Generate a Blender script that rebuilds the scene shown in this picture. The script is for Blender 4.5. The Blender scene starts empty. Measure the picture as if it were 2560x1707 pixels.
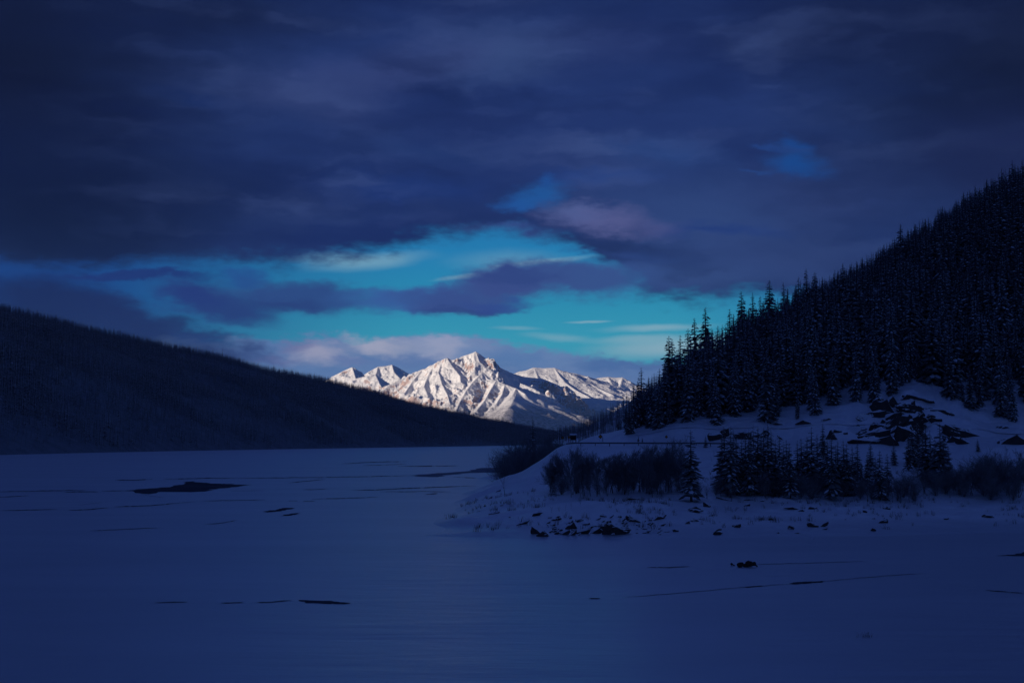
import bpy, bmesh, math, random
import numpy as np
from mathutils import Vector

SC = bpy.context.scene
COL = SC.collection
R = math.radians
rng = np.random.default_rng(7)
rnd = random.Random(11)

# ------------------------------------------------------------------ camera
F = 50.0 / 36.0 * 2560.0            # focal length in pixels of the 2560 px wide photograph
HORIZON = 1100.0
CAM_H = 12.0
PITCH = math.atan((HORIZON - 853.5) / F)
cam = bpy.data.cameras.new('camera')
cam.lens, cam.sensor_width = 50.0, 36.0
cam.clip_start, cam.clip_end = 0.5, 120000.0
cam_o = bpy.data.objects.new('camera', cam)
cam_o.location = (0, 0, CAM_H)
cam_o.rotation_euler = (math.pi / 2 + PITCH, 0, 0)
COL.objects.link(cam_o)
SC.camera = cam_o
SC.view_settings.view_transform = 'Standard'
SC.view_settings.look = 'None'
SC.view_settings.exposure = 0.0
SC.view_settings.gamma = 1.0
SC.view_settings.use_curve_mapping = False
SC.render.engine = 'CYCLES'
SC.cycles.use_denoising = True
SC.cycles.max_bounces = 6
SC.cycles.diffuse_bounces = 3
SC.cycles.glossy_bounces = 2
SC.cycles.volume_bounces = 0
SC.cycles.sample_clamp_indirect = 4.0


def direction(xs, ys):
    cx, cy = (xs - 1280.0) / F, (853.5 - ys) / F
    c, s = math.cos(PITCH), math.sin(PITCH)
    return cx, c - s * cy, s + c * cy


def pt(xs, ys, D):
    """The world point at depth D (metres north of the camera) seen at photograph pixel (xs, ys)."""
    x, y, z = direction(xs, ys)
    k = D / y
    return np.array((x * k, D, CAM_H + z * k))


def px_of(X, Y, Z):
    c, s = math.cos(PITCH), math.sin(PITCH)
    dz = Z - CAM_H
    f = Y * c + dz * s
    u = -Y * s + dz * c
    return 1280 + F * X / f, 853.5 - F * u / f


def lake_pt(xs, ys):
    x, y, z = direction(xs, ys)
    k = -CAM_H / z
    return np.array((x * k, y * k, 0.0))


def lin(rgb):
    return tuple(((v / 255) / 12.92 if v / 255 <= 0.04045 else ((v / 255 + 0.055) / 1.055) ** 2.4) for v in rgb)


# ------------------------------------------------------------------ sky
SUN_TO = Vector((-0.84, -0.48, 0.225)).normalized()      # direction towards the sun: low, behind the camera's left shoulder
SUN_EL = math.asin(SUN_TO.z)
SUN_AZ = math.atan2(SUN_TO.x, SUN_TO.y)
world = bpy.data.worlds.new('World')
SC.world = world
world.use_nodes = True
WN, WL = world.node_tree.nodes, world.node_tree.links
WN.clear()
STR = 0.1                                                 # strength of the world Background
w_out = WN.new('ShaderNodeOutputWorld')
w_bg = WN.new('ShaderNodeBackground')
w_bg.inputs['Strength'].default_value = STR
WL.new(w_bg.outputs[0], w_out.inputs[0])


def wmath(op, a, b=None, clamp=False):
    n = WN.new('ShaderNodeMath')
    n.operation, n.use_clamp = op, clamp
    for i, v in enumerate((a, b)):
        if v is None:
            continue
        if isinstance(v, (int, float)):
            n.inputs[i].default_value = v
        else:
            WL.new(v, n.inputs[i])
    return n.outputs[0]


def wvec(op, a, b):
    n = WN.new('ShaderNodeVectorMath')
    n.operation = op
    for i, v in enumerate((a, b)):
        if isinstance(v, (tuple, list)):
            n.inputs[i].default_value = v
        elif v is not None:
            WL.new(v, n.inputs[i])
    return n.outputs['Value'] if op == 'LENGTH' else n.outputs[0]


def wrange(v, a, b, c=0.0, d=1.0, smooth=True):
    n = WN.new('ShaderNodeMapRange')
    n.interpolation_type = 'SMOOTHSTEP' if smooth else 'LINEAR'
    n.clamp = True
    WL.new(v, n.inputs[0])
    for i, q in enumerate((a, b, c, d)):
        n.inputs[i + 1].default_value = q
    return n.outputs[0]


def wnoise(vec, scale, detail, rough=0.55, color=False, offset=None):
    m = WN.new('ShaderNodeMapping')
    WL.new(vec, m.inputs[0])
    m.inputs['Scale'].default_value = scale
    if offset:
        m.inputs['Location'].default_value = offset
    n = WN.new('ShaderNodeTexNoise')
    n.inputs['Scale'].default_value = 1.0
    n.inputs['Detail'].default_value = detail
    n.inputs['Roughness'].default_value = rough
    WL.new(m.outputs[0], n.inputs['Vector'])
    if not color:
        return n.outputs['Fac']
    sc_ = WN.new('ShaderNodeSeparateColor')
    WL.new(n.outputs['Color'], sc_.inputs[0])
    cb = WN.new('ShaderNodeCombineXYZ')
    for i in range(3):
        WL.new(sc_.outputs[i], cb.inputs[i])
    return cb.outputs[0]


def wcol(rgb):
    return tuple(v / STR for v in lin(rgb)) + (1.0,)


def wmix(fac, a, b):
    n = WN.new('ShaderNodeMix')
    n.data_type = 'RGBA'
    for k, v in ((0, fac), (6, a), (7, b)):
        if isinstance(v, tuple):
            n.inputs[k].default_value = v
        elif isinstance(v, (int, float)):
            n.inputs[k].default_value = v
        else:
            WL.new(v, n.inputs[k])
    return n.outputs[2]


tc = WN.new('ShaderNodeTexCoord')
sep = WN.new('ShaderNodeSeparateXYZ')
WL.new(tc.outputs['Generated'], sep.inputs[0])
az = wmath('ARCTAN2', sep.outputs[0], sep.outputs[1])
el = wmath('ARCSINE', sep.outputs[2])
U = wmath('MULTIPLY', az, F)                              # azimuth and elevation, in units of 1/F radian
V = wmath('MULTIPLY', el, F)
comb = WN.new('ShaderNodeCombineXYZ')
WL.new(U, comb.inputs[0])
WL.new(V, comb.inputs[1])
P0 = comb.outputs[0]


def uv(xs, ys):
    x, y, z = direction(xs, ys)
    return math.atan2(x, y) * F, math.atan2(z, math.hypot(x, y)) * F


n1 = wnoise(P0, (1 / 330, 1 / 110, 1), 4, 0.6, True)
n2 = wnoise(P0, (1 / 90, 1 / 38, 1), 4, 0.62, True, (13, 7, 3))
warp1 = wvec('MULTIPLY', wvec('SUBTRACT', n1, (0.5, 0.5, 0.5)), (260, 95, 0))
warp2 = wvec('MULTIPLY', wvec('SUBTRACT', n2, (0.5, 0.5, 0.5)), (80, 42, 0))
n3 = wnoise(P0, (1 / 34, 1 / 17, 1), 4, 0.65, True, (31, 11, 5))
warp3 = wvec('MULTIPLY', wvec('SUBTRACT', n3, (0.5, 0.5, 0.5)), (46, 30, 0))
PW = wvec('ADD', wvec('ADD', wvec('ADD', P0, warp1), warp2), warp3)           # billowed coordinates
PS = wvec('ADD', P0, wvec('MULTIPLY', wvec('SUBTRACT', n1, (0.5, 0.5, 0.5)), (160, 30, 0)))   # smoother ones, for wisps
sepw = WN.new('ShaderNodeSeparateXYZ')
WL.new(PW, sepw.inputs[0])
fine = wnoise(P0, (1 / 70, 1 / 26, 1), 7, 0.6, False, (5, 2, 9))
broad = wnoise(P0, (1 / 520, 1 / 150, 1), 4, 0.55, False, (2.7, 4.1, 1))


LAYER = [None]


def blob(x, y, rx, ry, rot=0, inner=0.35, outer=1.0, vec=None):
    m = WN.new('ShaderNodeMapping')
    m.vector_type = 'TEXTURE'
    ma = WN.new('ShaderNodeVectorMath')                   # + 1e-12 of the colour so far: makes Cycles evaluate the layers one after the other
    ma.operation = 'MULTIPLY_ADD'
    WL.new(LAYER[0], ma.inputs[0])
    ma.inputs[1].default_value = (1e-12, 1e-12, 1e-12)
    WL.new(vec or PW, ma.inputs[2])
    WL.new(ma.outputs[0], m.inputs[0])
    u, v = uv(x, y)
    m.inputs['Location'].default_value = (u, v, 0)
    m.inputs['Rotation'].default_value = (0, 0, R(rot))
    m.inputs['Scale'].default_value = (rx, ry, 1)
    return wrange(wvec('LENGTH', m.outputs[0], None), outer, inner)


def curve_of_u(points, lo=-1500.0, hi=1500.0):
    """Height above the horizon (as V) of a cloud edge drawn through photograph pixels."""
    t = wmath('DIVIDE', wmath('SUBTRACT', sepw.outputs[0], lo), hi - lo, True)
    n = WN.new('ShaderNodeFloatCurve')
    WL.new(t, n.inputs['Value'])
    c = n.mapping.curves[0]
    pts = sorted(((uv(x, y)[0] - lo) / (hi - lo), uv(x, y)[1] / 1000) for x, y in points)
    pts = [(0.0, pts[0][1])] + [p for p in pts if 0.001 < p[0] < 0.999] + [(1.0, pts[-1][1])]
    while len(c.points) < len(pts):
        c.points.new(0.5, 0.5)
    for p, q in zip(c.points, pts):
        p.location = q
        p.handle_type = 'AUTO'
    n.mapping.update()
    return wmath('MULTIPLY', n.outputs[0], 1000.0)


# clear air behind the clouds: Sky Texture, tinted to the cold deep blue of the photograph's gap
sky = WN.new('ShaderNodeTexSky')
sky.sky_type = 'NISHITA'
sky.sun_disc = False
sky.sun_elevation = SUN_EL
sky.sun_rotation = SUN_AZ
tint = WN.new('ShaderNodeMix')
tint.data_type, tint.blend_type = 'RGBA', 'MULTIPLY'
tint.inputs[0].default_value = 1.0
WL.new(sky.outputs[0], tint.inputs[6])
tint.inputs[7].default_value = (0.10, 0.62, 0.75, 1)
ramp = WN.new('ShaderNodeValToRGB')
WL.new(wmath('DIVIDE', V, 800.0, True), ramp.inputs[0])
els = ramp.color_ramp.elements
for i, (p, c) in enumerate(((0.0, (80, 168, 205)), (0.30, (60, 170, 202)), (0.42, (42, 150, 192)), (0.58, (32, 128, 190)), (0.85, (24, 86, 168)), (1.0, (18, 50, 120)))):
    e = els[i] if i < 2 else els.new(p)
    e.position, e.color = p, wcol(c)
clear = wmix(0.78, tint.outputs[2], ramp.outputs[0])
lat = wrange(U, uv(1120, 800)[0], uv(120, 800)[0])
c = wmix(wmath('MULTIPLY', lat, 0.93), clear, wcol((22, 58, 132)))
c = wmix(wmath('MULTIPLY', wrange(U, uv(1650, 800)[0], uv(2300, 800)[0]), 0.9), c, wcol((26, 70, 150)))


def put(c, mask, rgb, k=1.0):
    LAYER[0] = wmix(wmath('MULTIPLY', mask, k) if k != 1.0 else mask, c, wcol(rgb))
    return LAYER[0]


LAYER[0] = c
# thin bright veils high in the gap
for x, y, rx, ry, rot, k in ((930, 652, 200, 30, 5, .52), (820, 642, 140, 22, 0, .35), (1340, 660, 190, 12, 7, .6), (1180, 692, 130, 9, 5, .6), (1100, 764, 150, 10, 0, .5),
                             (1270, 655, 200, 40, 0, .25), (1470, 803, 70, 5, 2, .7), (1640, 818, 190, 14, 2, .75), (1690, 866, 300, 40, 3, 1.0), (1600, 846, 200, 16, 2, .6), (1390, 842, 110, 14, -3, .5), (1290, 822, 90, 8, 0, .4), (250, 752, 120, 12, 2, .35)):
    c = put(c, blob(x, y, rx, ry, rot, 0.1, 1.0, PS), (142, 184, 200) if x > 700 else (62, 82, 150), k)

# the long purple cloud bars across the gap
for x, y, rx, ry, rot, rgb, k in ((540, 752, 190, 48, -14, (36, 56, 118), .95), (470, 735, 90, 30, 0, (34, 54, 120), .8), (760, 738, 240, 44, -4, (44, 70, 130), .95), (700, 752, 150, 20, -4, (36, 56, 116), .6), (620, 690, 90, 20, 0, (36, 66, 138), .6),
                                  (1040, 742, 210, 34, 4, (56, 92, 158), .95), (1130, 748, 170, 34, -3, (56, 76, 138), .9), (1275, 712, 180, 46, 2, (58, 76, 138), 1), (1440, 700, 220, 46, -4, (56, 78, 138), .95), (1300, 700, 110, 18, 0, (44, 64, 126), .6), (1150, 765, 150, 12, -2, (42, 60, 124), .6), (1240, 756, 120, 18, -4, (48, 70, 142), .8),
                                  (330, 690, 240, 14, 3, (28, 48, 112), .9), (130, 770, 230, 80, -10, (22, 34, 84), .95), (420, 822, 230, 46, -18, (26, 40, 92), .9), (300, 800, 190, 40, -18, (24, 38, 90), .9), (560, 860, 170, 28, -14, (34, 56, 112), .8)):
    c = put(c, blob(x, y, rx * 1.1, ry * 1.3, rot, 0.30, 1.0), rgb, k)

# the cloud bank lying behind the peaks
bank_edge = curve_of_u([(0, 840), (450, 838), (560, 850), (680, 848), (760, 838), (850, 833), (1000, 838), (1120, 846), (1250, 860), (1350, 872), (1480, 884), (1560, 896), (1680, 905), (2000, 910), (2560, 915)])
bank = wrange(wmath('SUBTRACT', bank_edge, wmath('ADD', sepw.outputs[1], 0.0)), -9, 15)
bcol = wmix(wrange(broad, 0.35, 0.65), wcol((92, 126, 176)), wcol((120, 146, 190)))
bcol = wmix(wrange(V, 120, 215, 0.55, 0.0), bcol, wcol((104, 128, 178)))
for x, y, rx, ry, rot, rgb, k in ((800, 880, 110, 56, 0, (168, 168, 194), .9), (950, 858, 120, 46, -14, (176, 178, 200), .9), (1085, 874, 110, 48, -8, (166, 172, 200), .85), (1010, 905, 160, 26, 0, (98, 124, 176), .7), (870, 905, 70, 22, 0, (110, 126, 176), .6), (730, 860, 90, 30, 0, (120, 120, 164), .6), (890, 836, 60, 14, 0, (150, 164, 192), .6),
                                  (1200, 872, 90, 20, -12, (128, 146, 186), .6), (700, 900, 70, 24, 0, (104, 106, 156), .6), (620, 890, 110, 40, -10, (50, 64, 122), .7), (540, 880, 130, 60, -14, (30, 44, 98), .9),
                                  (1300, 896, 130, 34, -8, (84, 124, 178), .6), (1520, 910, 150, 34, -6, (72, 108, 166), .7), (1640, 905, 100, 28, 0, (70, 98, 156), .6), (1420, 935, 240, 30, 0, (112, 138, 186), .5)):
    bcol = put(bcol, blob(x, y, rx, ry, rot, 0.1, 1.0), rgb, k)
bcol = wmix(wrange(U, uv(640, 850)[0], uv(330, 850)[0]), bcol, wcol((22, 34, 84)))
c = wmix(bank, c, bcol)

# the heavy deck overhead
deck_edge = curve_of_u([(0, 655), (150, 668), (330, 655), (520, 652), (740, 648), (860, 634), (980, 614), (1100, 594), (1250, 588), (1370, 596), (1440, 622), (1500, 662), (1560, 705), (1640, 734), (1850, 738), (2050, 745), (2560, 760)])
edge_n = wmath('MULTIPLY', wmath('SUBTRACT', fine, 0.5), 70.0)
deck = wrange(wmath('ADD', wmath('SUBTRACT', sepw.outputs[1], deck_edge), edge_n), -30, 36)
dcol = wmix(wrange(broad, 0.32, 0.68), wcol((24, 39, 89)), wcol((35, 54, 108)))
LAYER[0] = c
for x, y, rx, ry, rot, rgb, k in (
        (1330, 380, 1050, 420, 0, (32, 50, 106), .80), (1250, 130, 330, 120, 6, (56, 76, 126), .85), (1000, 170, 380, 90, 16, (54, 68, 120), .75), (760, 235, 300, 100, -4, (50, 64, 114), .75), (850, 320, 300, 70, -12, (42, 58, 108), .5), (1500, 110, 360, 90, 0, (44, 58, 110), .5),
        (1150, 300, 420, 70, 0, (26, 40, 90), .6), (700, 470, 520, 110, 0, (22, 36, 84), .7), (820, 590, 460, 60, 3, (22, 38, 94), .7), (1080, 380, 300, 50, -4, (36, 58, 112), .45), (1000, 470, 300, 60, 0, (27, 52, 118), .6),
        (1640, 385, 260, 60, -4, (44, 72, 132), .6), (1750, 560, 480, 190, 0, (50, 72, 126), .75), (1550, 690, 300, 60, 0, (56, 84, 146), .7), (1760, 690, 300, 60, 0, (56, 80, 134), .6), (2080, 480, 330, 150, 0, (46, 60, 110), .55), (1980, 640, 300, 90, 0, (52, 70, 122), .5),
        (1780, 575, 300, 26, -3, (30, 54, 118), .8), (1600, 640, 120, 24, -6, (48, 74, 138), .6), (1430, 632, 80, 30, 0, (52, 82, 150), .6), (1500, 452, 240, 40, 0, (40, 70, 140), .5),
        (1510, 550, 240, 44, -8, (98, 100, 152), .62), (1420, 528, 150, 34, -6, (88, 104, 160), .5), (1290, 575, 160, 22, 0, (58, 84, 148), .6), (1335, 492, 150, 40, 6, (30, 98, 172), .62), (1270, 508, 80, 26, 0, (32, 92, 170), .5), (1360, 462, 60, 26, 0, (28, 84, 160), .5),
        (2000, 405, 120, 46, -4, (20, 76, 150), .85), (1985, 360, 70, 30, 0, (24, 72, 146), .8), (1920, 372, 46, 16, -20, (34, 70, 140), .6), (1870, 430, 80, 10, 0, (34, 76, 146), .5), (470, 245, 120, 30, -12, (22, 48, 112), .6), (2520, 360, 120, 16, 0, (24, 36, 96), .7),
        (0, 150, 820, 640, 0, (14, 19, 46), .95), (100, 520, 760, 330, 0, (14, 22, 56), .95), (2560, 130, 800, 520, 0, (14, 19, 48), .95), (2120, 40, 560, 200, 0, (18, 26, 62), .7), (2480, 400, 380, 220, 0, (24, 30, 72), .7), (560, 30, 520, 170, 0, (16, 24, 58), .8), (1300, -40, 900, 110, 0, (24, 38, 84), .6)):
    dcol = put(dcol, blob(x, y, rx, ry, rot, 0.0, 1.0), rgb, k)
# billows: lighter undersides and darker folds at two scales
inframe = wmath('MULTIPLY', wrange(wmath('ABSOLUTE', U, 0.0), 1450, 500), wrange(V, 1500, 800))
for sc_, off, hi, lo, k in (((1 / 520, 1 / 130, 1), (3, 8, 1), (64, 82, 134), (17, 30, 76), .55), ((1 / 200, 1 / 60, 1), (9, 1, 5), (62, 82, 138), (20, 34, 84), .20)):
    ma = WN.new('ShaderNodeVectorMath')
    ma.operation = 'MULTIPLY_ADD'
    WL.new(LAYER[0], ma.inputs[0])
    ma.inputs[1].default_value = (1e-12, 1e-12, 1e-12)
    WL.new(PW, ma.inputs[2])
    nz = wnoise(ma.outputs[0], sc_, 3, 0.5, False, off)
    dcol = put(dcol, wmath('MULTIPLY', wrange(nz, 0.52, 0.78), inframe), hi, k)
    dcol = put(dcol, wmath('MULTIPLY', wrange(nz, 0.48, 0.26), inframe), lo, k)
c = wmix(deck, c, dcol)
WL.new(c, w_bg.inputs[0])

# ------------------------------------------------------------------ sun
sun = bpy.data.lights.new('sun', 'SUN')
sun.energy = 5.0
sun.angle = R(0.5)
sun.color = (1.0, 0.85, 0.70)
sun_o = bpy.data.objects.new('sun', sun)
sun_o.rotation_euler = SUN_TO.to_track_quat('Z', 'Y').to_euler()
sun_o.location = (-4000, -3000, 3000)
COL.objects.link(sun_o)


# ------------------------------------------------------------------ helpers
def tag(o, label=None, cat=None, group=None, kind=None):
    if label: o['label'] = label
    if cat: o['category'] = cat
    if group: o['group'] = group
    if kind: o['kind'] = kind
    return o


def mesh(name, verts, faces, mats, fmat=None, smooth=False):
    me = bpy.data.meshes.new(name)
    if isinstance(verts, np.ndarray) and isinstance(faces, np.ndarray):
        k = faces.shape[1]
        me.vertices.add(len(verts))
        me.vertices.foreach_set('co', np.ascontiguousarray(verts, np.float32).ravel())
        me.loops.add(faces.size)
        me.loops.foreach_set('vertex_index', np.ascontiguousarray(faces, np.int32).ravel())
        me.polygons.add(len(faces))
        me.polygons.foreach_set('loop_start', np.arange(len(faces), dtype=np.int32) * k)
    else:
        me.from_pydata([tuple(v) for v in verts], [], faces)
    for m in (mats if isinstance(mats, (list, tuple)) else [mats]):
        me.materials.append(m)
    if fmat is not None:
        me.polygons.foreach_set('material_index', np.asarray(fmat, np.int32))
    me.update(calc_edges=True)
    me.validate()
    if smooth:
        me.polygons.foreach_set('use_smooth', np.ones(len(me.polygons), bool))
    return me


def obj(name, me, parent=None, loc=None):
    o = bpy.data.objects.new(name, me)
    COL.objects.link(o)
    if parent is not None:
        o.parent = parent
    if loc is not None:
        o.location = loc
    return o


def empty(name, loc, rz=0.0, s=1.0):
    o = bpy.data.objects.new(name, None)
    o.empty_display_size = 0.5
    o.location, o.rotation_euler, o.scale = loc, (0, 0, rz), (s, s, s)
    COL.objects.link(o)
    return o


def grid_faces(nu, nv):
    i = np.arange(nu * nv).reshape(nv, nu)
    return np.stack((i[:-1, :-1], i[:-1, 1:], i[1:, 1:], i[1:, :-1]), -1).reshape(-1, 4)


def _hash(ix, iy, seed):
    h = (ix.astype(np.int64) * 374761393 + iy.astype(np.int64) * 668265263 + seed * 974634777) & 0xFFFFFFFF
    h = ((h ^ (h >> 13)) * 1274126177) & 0xFFFFFFFF
    return (h ^ (h >> 16)) & 0xFFFF


def perlin(x, y, seed=0):
    x, y = np.asarray(x, float), np.asarray(y, float)
    ix, iy = np.floor(x), np.floor(y)
    fx, fy = x - ix, y - iy
    u, v = fx ** 3 * (fx * (fx * 6 - 15) + 10), fy ** 3 * (fy * (fy * 6 - 15) + 10)

    def g(dx, dy):
        a = _hash(ix + dx, iy + dy, seed) * (2 * math.pi / 65536)
        return np.cos(a) * (fx - dx) + np.sin(a) * (fy - dy)
    return 1.4 * ((g(0, 0) * (1 - u) + g(1, 0) * u) * (1 - v) + (g(0, 1) * (1 - u) + g(1, 1) * u) * v)


def fbm(x, y, octv=4, seed=0, gain=0.5):
    s, a = 0.0, 1.0
    for k in range(octv):
        s = s + a * perlin(x * 2 ** k, y * 2 ** k, seed + k * 17)
        a *= gain
    return s


def ridged(x, y, octv=4, seed=0, gain=0.5):
    s, a, w = 0.0, 1.0, 1.0
    for k in range(octv):
        n = (1 - np.abs(perlin(x * 2 ** k, y * 2 ** k, seed + k * 17))) ** 2
        s = s + a * n * w
        w = np.clip(n * 1.6, 0, 1)
        a *= gain
    return s


# ------------------------------------------------------------------ materials
def material(name):
    m = bpy.data.materials.new(name)
    m.use_nodes = True
    nt = m.node_tree
    b = nt.nodes['Principled BSDF']
    return m, nt, b


def nnode(nt, kind, **kw):
    n = nt.nodes.new(kind)
    for k, v in kw.items():
        if k in n.inputs:
            n.inputs[k].default_value = v
        else:
            setattr(n, k, v)
    return n


def pos_noise(nt, scale, detail=4, rough=0.55, coord='Position', color=False):
    if coord == 'Position':
        s = nnode(nt, 'ShaderNodeNewGeometry').outputs['Position']
    else:
        s = nnode(nt, 'ShaderNodeTexCoord').outputs[coord]
    mp = nnode(nt, 'ShaderNodeMapping')
    nt.links.new(s, mp.inputs[0])
    mp.inputs['Scale'].default_value = scale if isinstance(scale, tuple) else (scale,) * 3
    n = nnode(nt, 'ShaderNodeTexNoise', Detail=detail, Roughness=rough, Scale=1.0)
    nt.links.new(mp.outputs[0], n.inputs['Vector'])
    return n.outputs['Color' if color else 'Fac']


def nmix(nt, fac, a, b):
    n = nnode(nt, 'ShaderNodeMix', data_type='RGBA')
    for k, v in ((0, fac), (6, a), (7, b)):
        if isinstance(v, tuple):
            n.inputs[k].default_value = v if len(v) == 4 else v + (1.0,)
        elif isinstance(v, (int, float)):
            n.inputs[k].default_value = v
        else:
            nt.links.new(v, n.inputs[k])
    return n.outputs[2]


def nrange(nt, v, a, b, c=0.0, d=1.0, smooth=True):
    n = nnode(nt, 'ShaderNodeMapRange', interpolation_type='SMOOTHSTEP' if smooth else 'LINEAR')
    nt.links.new(v, n.inputs[0])
    for i, q in enumerate((a, b, c, d)):
        n.inputs[i + 1].default_value = q
    return n.outputs[0]


def nmath(nt, op, a, b=0.0):
    n = nnode(nt, 'ShaderNodeMath', operation=op)
    for i, v in enumerate((a, b)):
        if isinstance(v, (int, float)):
            n.inputs[i].default_value = v
        else:
            nt.links.new(v, n.inputs[i])
    return n.outputs[0]


def bump(nt, b, h, strength, dist):
    n = nnode(nt, 'ShaderNodeBump', Strength=strength, Distance=dist)
    nt.links.new(h, n.inputs['Height'])
    nt.links.new(n.outputs[0], b.inputs['Normal'])


SNOW = (0.80, 0.83, 0.88)
HAZE = 1.25e-5
GLAZE, GLAZE_R = 0.64, 0.38


def snow_material(name, lake=False):
    m, nt, b = material(name)
    a = pos_noise(nt, (0.016, 0.055, 0.02) if lake else 0.05, 6, 0.62)
    if lake:                                              # thin-snow mottle; lake darkened, bank lightened, to stand in for light falloff
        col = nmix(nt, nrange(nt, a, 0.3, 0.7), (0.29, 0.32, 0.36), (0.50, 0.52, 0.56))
    else:
        col = nmix(nt, nrange(nt, a, 0.3, 0.7), (0.86, 0.88, 0.92), (0.93, 0.94, 0.96))
    nt.links.new(col, b.inputs['Base Color'])
    b.inputs['Roughness'].default_value = 0.40
    b.inputs['Specular IOR Level'].default_value = 0.9
    d = pos_noise(nt, (0.10, 0.35, 0.2) if lake else 0.35, 6, 0.6)
    if lake:
        d = nmath(nt, 'ADD', d, nmath(nt, 'MULTIPLY', pos_noise(nt, (0.018, 0.05, 0.05), 3, 0.5), 2.2))
    bump(nt, b, d, 0.6 if lake else 0.8, 0.6 if lake else 0.7)
    # wind-glazed crust: snow throws light forward at grazing angles
    gl = nnode(nt, 'ShaderNodeBsdfGlossy', Roughness=GLAZE_R)
    gl.inputs['Color'].default_value = (0.92, 0.95, 1.0, 1)
    gb = nnode(nt, 'ShaderNodeBump', Strength=0.25 if lake else 0.6, Distance=0.5)
    nt.links.new(d, gb.inputs['Height'])
    nt.links.new(gb.outputs[0], gl.inputs['Normal'])
    mx = nnode(nt, 'ShaderNodeMixShader')
    if lake:
        mx.inputs[0].default_value = GLAZE
    else:                                                  # the same glazed crust where the bank runs out on the lake
        gz = nnode(nt, 'ShaderNodeNewGeometry')
        gs = nnode(nt, 'ShaderNodeSeparateXYZ')
        nt.links.new(gz.outputs['Position'], gs.inputs[0])
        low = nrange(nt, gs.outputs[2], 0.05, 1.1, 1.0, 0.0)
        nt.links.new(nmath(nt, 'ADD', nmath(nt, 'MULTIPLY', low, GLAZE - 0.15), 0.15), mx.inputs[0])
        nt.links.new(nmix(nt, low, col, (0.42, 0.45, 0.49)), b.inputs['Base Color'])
    nt.links.new(b.outputs[0], mx.inputs[1])
    nt.links.new(gl.outputs[0], mx.inputs[2])
    nt.links.new(mx.outputs[0], nt.nodes['Material Output'].inputs[0])
    return m


M = {}
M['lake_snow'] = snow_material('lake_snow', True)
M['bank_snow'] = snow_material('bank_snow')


def plain(name, rgb, rough=0.85, spec=0.2, var=0.25, scale=3.0, coord='Object'):
    m, nt, b = material(name)
    n = pos_noise(nt, scale, 4, 0.6, coord)
    lo = tuple(v * (1 - var) for v in rgb)
    hi = tuple(min(1, v * (1 + var)) for v in rgb)
    nt.links.new(nmix(nt, n, lo, hi), b.inputs['Base Color'])
    b.inputs['Roughness'].default_value = rough
    b.inputs['Specular IOR Level'].default_value = spec
    return m


M['needles'] = plain('lifted_spruce_needles', (0.14, 0.15, 0.15), 0.8, 0.15, 0.4, 6.0)  # needle colour raised to stand in for haze lifting the darks
M['far_needles'] = plain('haze_lifted_forest', (0.42, 0.41, 0.40), 0.9, 0.05, 0.25, 6.0)  # much paler than needles: distant haze lift put into the colour
M['bark'] = plain('bark', (0.11, 0.10, 0.095), 0.9, 0.1)
M['pale_bark'] = plain('pale_bark', (0.30, 0.29, 0.28), 0.9, 0.1)
M['twig'] = plain('frosted_twig', (0.22, 0.22, 0.225), 0.9, 0.1)
M['tree_snow'] = plain('snow_on_branches', (0.72, 0.76, 0.82), 0.8, 0.1, 0.08, 8.0)
M['ice'] = plain('bare_dark_ice', (0.10, 0.105, 0.12), 1.0, 0.0, 0.5, (0.06, 0.06, 0.06), 'Position')
M['grey_ice'] = plain('thin_grey_ice', (0.28, 0.29, 0.32), 1.0, 0.0, 0.3, (0.02, 0.05, 0.05), 'Position')
M['slush'] = plain('grey_snow_slush', (0.42, 0.44, 0.48), 0.42, 0.9, 0.25, (0.1, 0.1, 0.1), 'Position')
M['wood'] = plain('weathered_wood', (0.045, 0.036, 0.032), 0.9, 0.1, 0.4, 4.0)
M['steel'] = plain('galvanised_steel', (0.16, 0.165, 0.18), 0.7, 0.2, 0.2, 2.0)
M['sign_face'] = plain('amber_sign_face', (0.42, 0.16, 0.02), 0.6, 0.3, 0.1, 2.0)
M['sign_back'] = plain('dark_sign_edge', (0.03, 0.03, 0.03), 0.6, 0.3, 0.1, 2.0)
M['grass'] = plain('dry_grass', (0.09, 0.075, 0.055), 0.9, 0.1)


def rock_material():
    m, nt, b = material('snowy_dark_rock')
    geo = nnode(nt, 'ShaderNodeNewGeometry')
    sp = nnode(nt, 'ShaderNodeSeparateXYZ')
    nt.links.new(geo.outputs['Normal'], sp.inputs[0])
    n = pos_noise(nt, 0.9, 5, 0.65)
    k = nmath(nt, 'ADD', sp.outputs[2], nmath(nt, 'MULTIPLY', nmath(nt, 'SUBTRACT', n, 0.5), 0.7))
    s = nrange(nt, k, 0.40, 0.52)
    rockc = nmix(nt, pos_noise(nt, 0.9, 5), (0.045, 0.042, 0.042), (0.095, 0.085, 0.080))
    nt.links.new(nmix(nt, s, rockc, SNOW), b.inputs['Base Color'])
    b.inputs['Roughness'].default_value = 0.85
    b.inputs['Specular IOR Level'].default_value = 0.15
    bump(nt, b, pos_noise(nt, 3.0, 5, 0.7), 0.8, 0.2)
    return m


M['rock'] = rock_material()


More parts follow.
